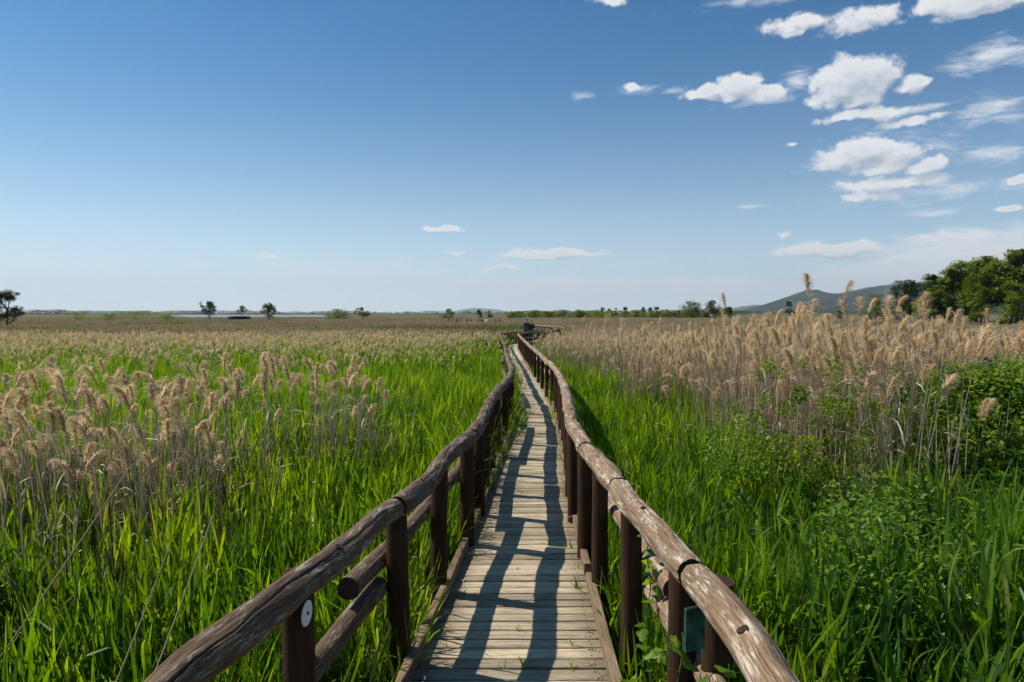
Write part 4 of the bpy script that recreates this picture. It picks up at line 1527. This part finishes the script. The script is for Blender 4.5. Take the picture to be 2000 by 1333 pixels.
# ------------------------------------------------------------------ hills
def hill_mat():
    m, nt, out = material('wooded_hill')
    geo = nt.new('ShaderNodeNewGeometry')
    n1 = nt.noise(nt.scale(geo.outputs['Position'], (.004, .004, .004)), 1, 6, .65)
    n2 = nt.noise(nt.scale(geo.outputs['Position'], (.03, .03, .03)), 1, 5, .7)
    f = nt.math('ADD', nt.math('MULTIPLY', n1, .6), nt.math('MULTIPLY', n2, .4))
    col = nt.ramp(f, [(.40, (.008, .013, .010)), (.50, (.016, .025, .013)), (.57, (.045, .055, .028)), (.66, (.15, .14, .10))])
    p = nt.new('ShaderNodeBsdfPrincipled')
    nt.put(p.inputs['Base Color'], col)
    p.inputs['Roughness'].default_value = 1
    p.inputs['Specular IOR Level'].default_value = 0
    nt.put(p.inputs['Normal'], nt.bump(n2, 1.0, 14))
    nt.l.new(p.outputs[0], out.inputs[0])
    return m


M_HILL = hill_mat()


def ridge(name, Z, depth, prof, rough, nx_=150, ny_=34, seedv=0.):
    """prof: (photo x, photo y) of the crest"""
    px = np.array([q[0] for q in prof], float); py = np.array([q[1] for q in prof], float)
    xs_ = np.linspace(px[0], px[-1], nx_)
    crest = np.interp(xs_, px, py)
    crest = crest - np.array([2.6 * mnoise.fractal((q * .035 + seedv, 1.7, seedv), 1., 2., 5) for q in xs_]) * np.clip((612 - crest) / 12, 0, 1)
    V = []
    for j in range(ny_):
        v = j / (ny_ - 1)
        y = Z - depth + 2 * depth * v
        env = max(0, 1 - abs(2 * v - 1)) ** 1.15
        for i in range(nx_):
            X = (xs_[i] - 1000) * Z / F
            h = (612 - crest[i]) / F * Z + CAM_Z + 1.6
            q = mnoise.fractal((X * .0016 + seedv, y * .0016, seedv), .9, 2.1, 6)
            gul = abs(mnoise.noise((X * .0032 + seedv, y * .0011, 4)))
            V.append((X, y, -1.6 + max(0, h) * (env * (1 + rough * q * (1 - env * .75)) - .35 * gul * env * (1 - env))))
    Q = [(j * nx_ + i, j * nx_ + i + 1, (j + 1) * nx_ + i + 1, (j + 1) * nx_ + i) for j in range(ny_ - 1) for i in range(nx_ - 1)]
    return new_obj(name, mesh_np(name, V, [np.array(Q)], M_HILL, smooth=True), kind='structure')


ridge('hills', 4300, 1100, [(1440, 614), (1475, 606), (1510, 592), (1545, 577), (1575, 568), (1592, 566), (1610, 570), (1640, 573), (1680, 565), (1720, 559), (1780, 553), (1850, 545), (1950, 535), (2100, 520), (2400, 500), (2800, 520)], .35, 260, 44, 2.)
ridge('hills', 8200, 1600, [(1560, 600), (1620, 580), (1680, 560), (1692, 556), (1705, 561), (1740, 552), (1752, 548), (1765, 552), (1790, 552), (1850, 540), (2000, 540), (2300, 545)], .4, 180, 24, 9.)
ridge('hills', 10500, 1500, [(1390, 612), (1420, 604), (1450, 598), (1475, 594), (1500, 597), (1560, 590), (1640, 585)], .4, 80, 20, 5.)
ridge('hills', 15000, 900, [(880, 612), (895, 606), (915, 602), (940, 602), (970, 604), (1000, 610), (1020, 612), (1050, 608), (1110, 607), (1150, 611), (1250, 613)], .3, 110, 16, 15.)

# ------------------------------------------------------------------ dark hide on the lagoon shore
M_HIDE = simple_mat('tarred_boards', (.022, .015, .012), .85, .15, 3, .4)
Zh = 195.
hx = (465 - 1000) * Zh / F
hide = thing('hide', 'low dark brown wooden hide at the lagoon shore below a thin tree', 'hide', (hx, Zh, ground_z(hx, Zh)))
hb = .6
for k in range(7):
    a = Acc(); box(a, (0, 0, 0), (5.4, .04, .19), bev=.01, jit=.006)
    new_obj('board', a.mesh('board', M_HIDE), hide, (-.05, 0, .55 + k * .205))
a = Acc()
V = np.array([(-2.85, -.3, 1.95), (2.3, -.3, 1.95), (2.95, -.3, 1.55), (2.95, 2.4, 1.55), (2.3, 2.4, 2.05), (-2.85, 2.4, 2.05)])
V2 = V + np.array([0, 0, .10])
a.add(np.concatenate([V, V2]), [(0, 5, 4, 1), (1, 4, 3, 2), (6, 7, 10, 11), (7, 8, 9, 10)] + [(i, (i + 1) % 6, 6 + (i + 1) % 6, 6 + i) for i in range(6)])
new_obj('roof', a.mesh('roof', M_HIDE), hide)
for x in (-2.6, -1.2, .3, 1.7, 2.5):
    a = Acc(); box(a, (0, 0, 0), (.12, .12, 2.0)); new_obj('post', a.mesh('post', M_HIDE), hide, (x, .1, 1.0))
a = Acc(); box(a, (0, 0, 0), (5.2, .05, 1.5)); new_obj('back_wall', a.mesh('back_wall', M_HIDE), hide, (0, 2.2, 1.2))


# ------------------------------------------------------------------ people
M_SKIN = simple_mat('skin', (.45, .27, .19), .6)
CL = {}


def cloth(col):
    if col not in CL:
        CL[col] = simple_mat('cloth_%d' % len(CL), col, .9, .1, 9, .15)
    return CL[col]


def skin_mesh(name, verts, edges, radii, mat, lev=2):
    me = bpy.data.meshes.new(name)
    me.from_pydata(verts, edges, [])
    o = bpy.data.objects.new(name, me)
    COL.objects.link(o)
    md = o.modifiers.new('s', 'SKIN')
    for i, r_ in enumerate(radii):
        v = me.skin_vertices[0].data[i]
        v.radius = r_ if isinstance(r_, tuple) else (r_, r_)
        v.use_root = i == 0
    ms = o.modifiers.new('u', 'SUBSURF'); ms.levels = lev; ms.render_levels = lev
    dg_ = bpy.context.evaluated_depsgraph_get()
    ev = o.evaluated_get(dg_)
    m2 = bpy.data.meshes.new_from_object(ev)
    bpy.data.objects.remove(o)
    m2.name = name
    m2.materials.clear(); m2.materials.append(mat)
    m2.polygons.foreach_set('use_smooth', [True] * len(m2.polygons))
    return m2


def person(label, X, Y, H, rz, top, legs_, hair, stride=.16, bag=None, group=None, hat=None, hand_up=False):
    k = H / 1.72
    t = thing('person', label, 'person', (X, Y, deck_z(Y) + .002), rz, group)
    # facing +y; pelvis first
    s = stride
    B = {'pel': (0, 0, .93), 'wai': (0, 0, 1.08), 'che': (0, .01, 1.28), 'nec': (0, 0, 1.45), 'nk2': (0, .01, 1.51), 'hd': (0, .02, 1.60), 'tp': (0, .01, 1.66),
         'sl': (-.17, 0, 1.40), 'el': (-.25, -.05, 1.13), 'hl': (-.24, .07, .90), 'fl': (-.235, .10, .82),
         'sr': (.17, 0, 1.40), 'er': (.25, .04, 1.13), 'hr': (.24, .18, .93), 'fr': (.235, .22, .86),
         'pl': (-.09, 0, .88), 'kl': (-.10, s * .6, .49), 'al': (-.10, s, .09), 'tl': (-.10, s + .15, .03),
         'pr': (.09, 0, .88), 'kr': (.10, -s * .2, .49), 'ar': (.10, -s, .10), 'tr': (.10, -s + .14, .03)}
    if hand_up:
        B['el'] = (-.24, .12, 1.16); B['hl'] = (-.16, .28, 1.34); B['fl'] = (-.13, .30, 1.41)
    names = list(B)
    rad = {'pel': .125, 'wai': .11, 'che': .135, 'nec': .055, 'nk2': .052, 'hd': (.082, .098), 'tp': .07, 'sl': .062, 'el': .042, 'hl': .03, 'fl': .03, 'sr': .062, 'er': .042, 'hr': .03, 'fr': .03,
           'pl': .095, 'kl': .06, 'al': .042, 'tl': .035, 'pr': .095, 'kr': .06, 'ar': .042, 'tr': .035}
    ed = [('pel', 'wai'), ('wai', 'che'), ('che', 'nec'), ('nec', 'nk2'), ('nk2', 'hd'), ('hd', 'tp'), ('che', 'sl'), ('sl', 'el'), ('el', 'hl'), ('hl', 'fl'), ('che', 'sr'), ('sr', 'er'), ('er', 'hr'), ('hr', 'fr'),
          ('pel', 'pl'), ('pl', 'kl'), ('kl', 'al'), ('al', 'tl'), ('pel', 'pr'), ('pr', 'kr'), ('kr', 'ar'), ('ar', 'tr')]
    def make(nm, keep, grow, mat, swap=None):
        ks = [q for q in names if q in keep]
        vs = [tuple(c * k for c in B[q]) for q in ks]
        es = [(ks.index(a_), ks.index(b_)) for a_, b_ in ed if a_ in keep and b_ in keep]
        rs = []
        for q in ks:
            r_ = rad[q]
            g = grow
            rs.append(tuple(c * k + g for c in r_) if isinstance(r_, tuple) else (r_ * k + g,) * 2)
        return new_obj(nm, skin_mesh(nm, vs, es, rs, mat), t)
    make('body', names, 0, M_SKIN)
    make('jacket', ['pel', 'wai', 'che', 'sl', 'el', 'hl', 'sr', 'er', 'hr'], .022, cloth(top))
    make('trousers', ['pel', 'pl', 'kl', 'al', 'pr', 'kr', 'ar'], .015, cloth(legs_))
    a = Acc()
    hr_ = np.array([(0, -.012, 1.655), (0, -.012, 1.66)]) * k
    # hair: a cap over the back and top of the head
    U = np.linspace(0, PI, 8); Wv = np.linspace(0, 2 * PI, 12, endpoint=False)
    V = [(.092 * math.sin(u) * math.cos(v) * k, (-.012 + .108 * math.sin(u) * math.sin(v)) * k, (1.635 + .115 * math.cos(u)) * k) for u in U for v in Wv]
    V = [(x, y - .02 * k if y > .03 * k and z < 1.66 * k else y, z) for x, y, z in V]
    V = [(x, min(y, .028 * k) if z < 1.665 * k else y, z) for x, y, z in V]
    Q = [(i * 12 + j, (i + 1) * 12 + j, (i + 1) * 12 + (j + 1) % 12, i * 12 + (j + 1) % 12) for i in range(7) for j in range(12)]
    a.add(V, Q)
    new_obj('cap' if hat else 'hair', a.mesh('hair', cloth(hat or hair), smooth=True), t)
    if not hat is None:
        a = Acc(); box(a, (0, .12 * k, 1.67 * k), (.15 * k, .12 * k, .012), bev=.003)
        new_obj('cap_peak', a.mesh('cap_peak', cloth(hat)), t)
    # face: nose, eyes and ears
    a = Acc()
    a.add(np.array([(-.014, .108, 1.59), (.014, .108, 1.59), (0, .105, 1.635), (0, .142, 1.597)]) * k, None, [(0, 1, 3), (1, 2, 3), (2, 0, 3)])
    new_obj('nose', a.mesh('nose', M_SKIN), t)
    if bag:
        a = Acc(); box(a, (0, -.20 * k, 1.22 * k), (.28 * k, .14 * k, .40 * k), bev=.04)
        new_obj('rucksack', a.mesh('rucksack', cloth(bag)), t)
    return t


person('person in a black coat with light brown hair on the boardwalk past the bend', 1.50, 52.0, 1.66, R(165), (.010, .011, .016), (.02, .02, .03), (.20, .11, .05), bag=None, hand_up=True)
person('person in dark blue with a grey blue cap just behind the black coat', 1.14, 53.2, 1.78, R(172), (.035, .05, .075), (.03, .03, .04), (.05, .04, .03), hat=(.10, .15, .20))
far = [(-.9, 98.6, 1.68, (.45, .25, .20)), (-1.9, 100.4, 1.72, (.03, .03, .03)), (-2.5, 101.2, 1.66, (.10, .05, .04)), (-3.9, 104, 1.80, (.62, .66, .72)), (-4.75, 105.4, 1.70, (.04, .03, .06)), (-5.3, 106.3, 1.75, (.16, .10, .16)),
       (-6.6, 108.6, 1.66, (.06, .06, .10)), (-7.3, 109.6, 1.70, (.04, .03, .04)), (-8.6, 111.2, 1.70, (.05, .03, .03)), (-9.3, 112.2, 1.68, (.03, .03, .05)), (-10.0, 113.4, 1.72, (.08, .06, .06)), (-10.8, 114.6, 1.70, (.03, .03, .03))]
labels = ['person in a pale pink top, nearest of the walkers far off in the reeds', 'person in black, second nearest of the far walkers', 'person in dark brown close behind the one in pink and the one in black',
          'person in a white shirt among the far walkers', 'person in dark purple just beyond the white shirt', 'person in mauve beside the dark purple walker']
for k, (x, y, h, c) in enumerate(far):
    # stand on the walk
    j = 930 + int(np.argmin(np.abs(EC[930:, 0] - x) + (EC[930:, 1] < 88) * 99))
    q = EC[j]
    if k < 6:
        person(labels[k], float(q[0]), float(q[1]), h, R(120 + 10 * (k % 3)), c, (.03, .03, .05), (.06, .04, .03))
    else:
        person('small dark walker far off, ' + ORD[11 - k] + ' from the left end of the row', float(q[0]), float(q[1]), h, R(120), c, (.03, .03, .05), (.05, .04, .03), group='farthest walkers')

# ------------------------------------------------------------------ small growth on the walk
def blade_set(a, P, n, L, wd, az=None, th=(.1, 1.0), be=(.1, 1.2)):
    P = np.repeat(np.array([P], float), n, 0) + RNG.normal(0, .008, (n, 3)) * np.array([1, .5, 0])
    strips(a, P, RNG.uniform(0, 6.28, n) if az is None else az + RNG.normal(0, .5, n), RNG.uniform(*th, n), RNG.uniform(*be, n), L * RNG.uniform(.6, 1.2, n), wd * RNG.uniform(.7, 1.2, n), 5, RNG.uniform(.2, 1, n))


def on_deck(px, py):
    d = pix_dir(px, py)
    y = 1.77 / -(d.z / d.y)
    return d.x / d.y * y, y, deck_z(y)


sp = Acc()
for (px, py, n, L, wd) in [(1116, 1072, 3, .11, .012), (1102, 1070, 2, .07, .010), (1126, 1152, 4, .12, .013), (1088, 1142, 1, .09, .010), (1015, 1236, 5, .06, .006), (1018, 1306, 3, .11, .014), (983, 1306, 5, .06, .006),
                           (900, 1168, 3, .08, .008), (1039, 1164, 4, .035, .006), (1069, 1166, 3, .03, .008), (1118, 1262, 4, .05, .006), (1152, 1270, 4, .06, .005), (1077, 1060, 3, .08, .007), (1120, 1005, 3, .05, .008),
                           (1010, 1112, 3, .03, .009), (1030, 1005, 4, .03, .006), (1090, 1040, 3, .06, .006), (1060, 1310, 3, .05, .005), (1118, 1306, 4, .07, .006), (990, 1236, 2, .08, .004), (1026, 1218, 4, .03, .006),
                           (1000, 850, 5, .10, .01), (1006, 800, 6, .12, .01), (1004, 720, 8, .30, .014), (1003, 712, 8, .25, .014), (1060, 1236, 3, .03, .006), (1130, 1110, 4, .05, .006), (940, 1180, 3, .06, .007)]:
    x, y, z = on_deck(px, py)
    blade_set(sp, (x, y, z - .004), n, L, wd)
for _ in range(130):                                   # cut bits and dry crumbs lying about
    y = 3.0 + 9 * RNG.random() ** 1.5
    l, r = walk_half(y)
    x = RNG.uniform(l + .08, r - .05) if RNG.random() < .5 else r - abs(RNG.normal(0, .07)) - .05
    strips(sp, np.array([[x, y, deck_z(y) + .007]]), RNG.uniform(0, 6.28), 1.5, RNG.uniform(-.1, .12), RNG.uniform(.012, .05), RNG.uniform(.003, .007), 2, RNG.uniform(0, 1), slot=int(RNG.random() < .7))
new_obj('grass', sp.mesh('grass', [M_GREEN, M_DRY]), kind='stuff', label='sprigs of grass and cut bits on the deck boards')

# knots in the near rails
for side, yy, ang_, rr_ in (('R', 1.93, 2.05, .016), ('R', 3.15, 1.75, .010), ('L', 2.62, 1.15, .013), ('L', 3.7, 1.3, .011)):
    D = RAILS[side]
    q = at_y(D, yy)
    i_ = int(np.argmin(np.abs(D[:1600, 1] - yy)))
    d_ = D[i_ + 2] - D[i_ - 2]; d_ /= np.linalg.norm(d_)
    sd_ = np.cross(d_, [0, 0, 1.]); sd_ /= np.linalg.norm(sd_)
    u_ = np.cross(sd_, d_)
    nrm_ = math.cos(ang_) * sd_ + math.sin(ang_) * u_
    eu = Vector(nrm_).to_track_quat('Z', 'Y').to_euler()
    kn = disc('knot', tuple(q + nrm_ * .0565), rr_, .006, tuple(eu), [M_END], rail_things[side], 14)
    kn.scale = (1, 1.3, 1)

# vine with large leaves at the foot of the right railing
M_VINE = leaf_mat('vine_leaf', [(0, (.05, .12, .012)), (.5, (.09, .19, .014)), (1, (.20, .31, .03))], tmul=(2.1, 1.9, .5), tfac=.45, rough=.45, spec=.3)
vine = thing('climbing_vine', 'leafy green vine scrambling round the near posts of the right railing', 'vine', (.70, 2.6, ground_z(.7, 2.6)))
gz = ground_z(.7, 2.6)
lm = []
for k in range(5):
    a = Acc()
    sz = 1.0
    # lobed leaf, slightly cupped
    ang = np.linspace(-PI * .86, PI * .86, 13)
    rad_ = .5 + .16 * np.cos(ang * 3.2) + .12 * np.cos(ang) + RNG.uniform(-.04, .04, 13)
    V = [(0, 0, 0), (.15, 0, .04)] + [(.42 + r_ * math.cos(t_) * .75, r_ * math.sin(t_) * .72, -.10 * abs(math.sin(t_)) + RNG.uniform(-.03, .03)) for r_, t_ in zip(rad_, ang)]
    T = [(1, 2 + i, 3 + i) for i in range(12)] + [(1, 14, 0), (1, 0, 2)]
    a.add(V, None, T, rnd=.1 + .2 * k)
    lm.append(a.mesh('leaf', M_VINE))
strands = [[(.62, 2.75, -.1), (.57, 2.72, .28), (.60, 2.66, .42), (.70, 2.62, .40), (.76, 2.55, .55)], [(.72, 2.5, -.1), (.66, 2.42, .2), (.60, 2.40, .35), (.63, 2.5, .55)], [(.80, 2.35, -.1), (.74, 2.3, .25), (.70, 2.28, .5)],
           [(.56, 2.95, -.05), (.52, 2.9, .12), (.50, 2.82, .20)], [(.66, 3.0, 0), (.63, 3.1, .35), (.64, 3.15, .6), (.66, 3.2, .78)], [(.74, 2.2, 0), (.66, 2.15, .35), (.72, 2.2, .60)]]
for st in strands:
    P = np.array(st)
    t_ = np.linspace(0, len(P) - 1, 24)
    pts = np.stack([np.interp(t_, np.arange(len(P)), P[:, c]) for c in range(3)], 1)
    pts += .012 * np.stack([np.sin(t_ * 5), np.cos(t_ * 4), np.sin(t_ * 3)], 1) - np.array([.70, 2.6, gz])
    a = Acc()
    tube(a, pts, .0028, 5, True)
    new_obj('stem', a.mesh('stem', M_STEMG), vine)
    for k in range(5, 24, 2):
        for rp in range(1 + (RNG.random() < .8)):
            o = new_obj('leaf', lm[int(RNG.integers(5))], vine, tuple(pts[k] + RNG.normal(0, .022, 3)), (RNG.normal(0, .5), RNG.uniform(-.2, .9), RNG.uniform(0, 6.28)))
            q = RNG.uniform(.045, .082); o.scale = (q, q, q)

# single grey stems leaning across the foreground reeds on the left
for k, (p0, p1, lb) in enumerate([((-1.55, 2.2, -.3), (-1.22, 2.75, .93), 'long grey reed stem leaning right, its tip nearest the left railing'), ((-1.72, 2.3, -.3), (-1.42, 2.8, .80), 'shorter grey reed stem leaning beside the longest leaning one'),
                                  ((-2.4, 2.3, -.3), (-1.75, 3.1, 1.05), 'dark reed stem leaning to the right in the left foreground'), ((-2.9, 2.6, -.3), (-2.05, 3.0, .85), 'grey reed stem slanting low across the left foreground')]):
    P0 = np.array(p0); P1 = np.array(p1)
    tt = np.linspace(0, 1, 9)[:, None]
    pts = P0 * (1 - tt) + P1 * tt + np.array([.02, 0, 0]) * np.sin(tt * 3)
    a = Acc(); tube(a, pts, .0048 * (1 - .55 * tt[:, 0]), 6, True)
    o = new_obj('leaning_stem', a.mesh('leaning_stem', M_DRY), label=lb, category='reed stem')

# ------------------------------------------------------------------ haze
mh, nt, out = material('haze')
pv_ = nt.new('ShaderNodeVolumePrincipled')
pv_.inputs['Color'].default_value = (.80, .90, 1.0, 1)
pv_.inputs['Density'].default_value = 7.5e-5
pv_.inputs['Anisotropy'].default_value = .2
nt.l.new(pv_.outputs[0], out.inputs['Volume'])
a = Acc()
box(a, (0, 6500, 340), (30000, 20000, 700))
new_obj('haze', a.mesh('haze', mh), kind='stuff')
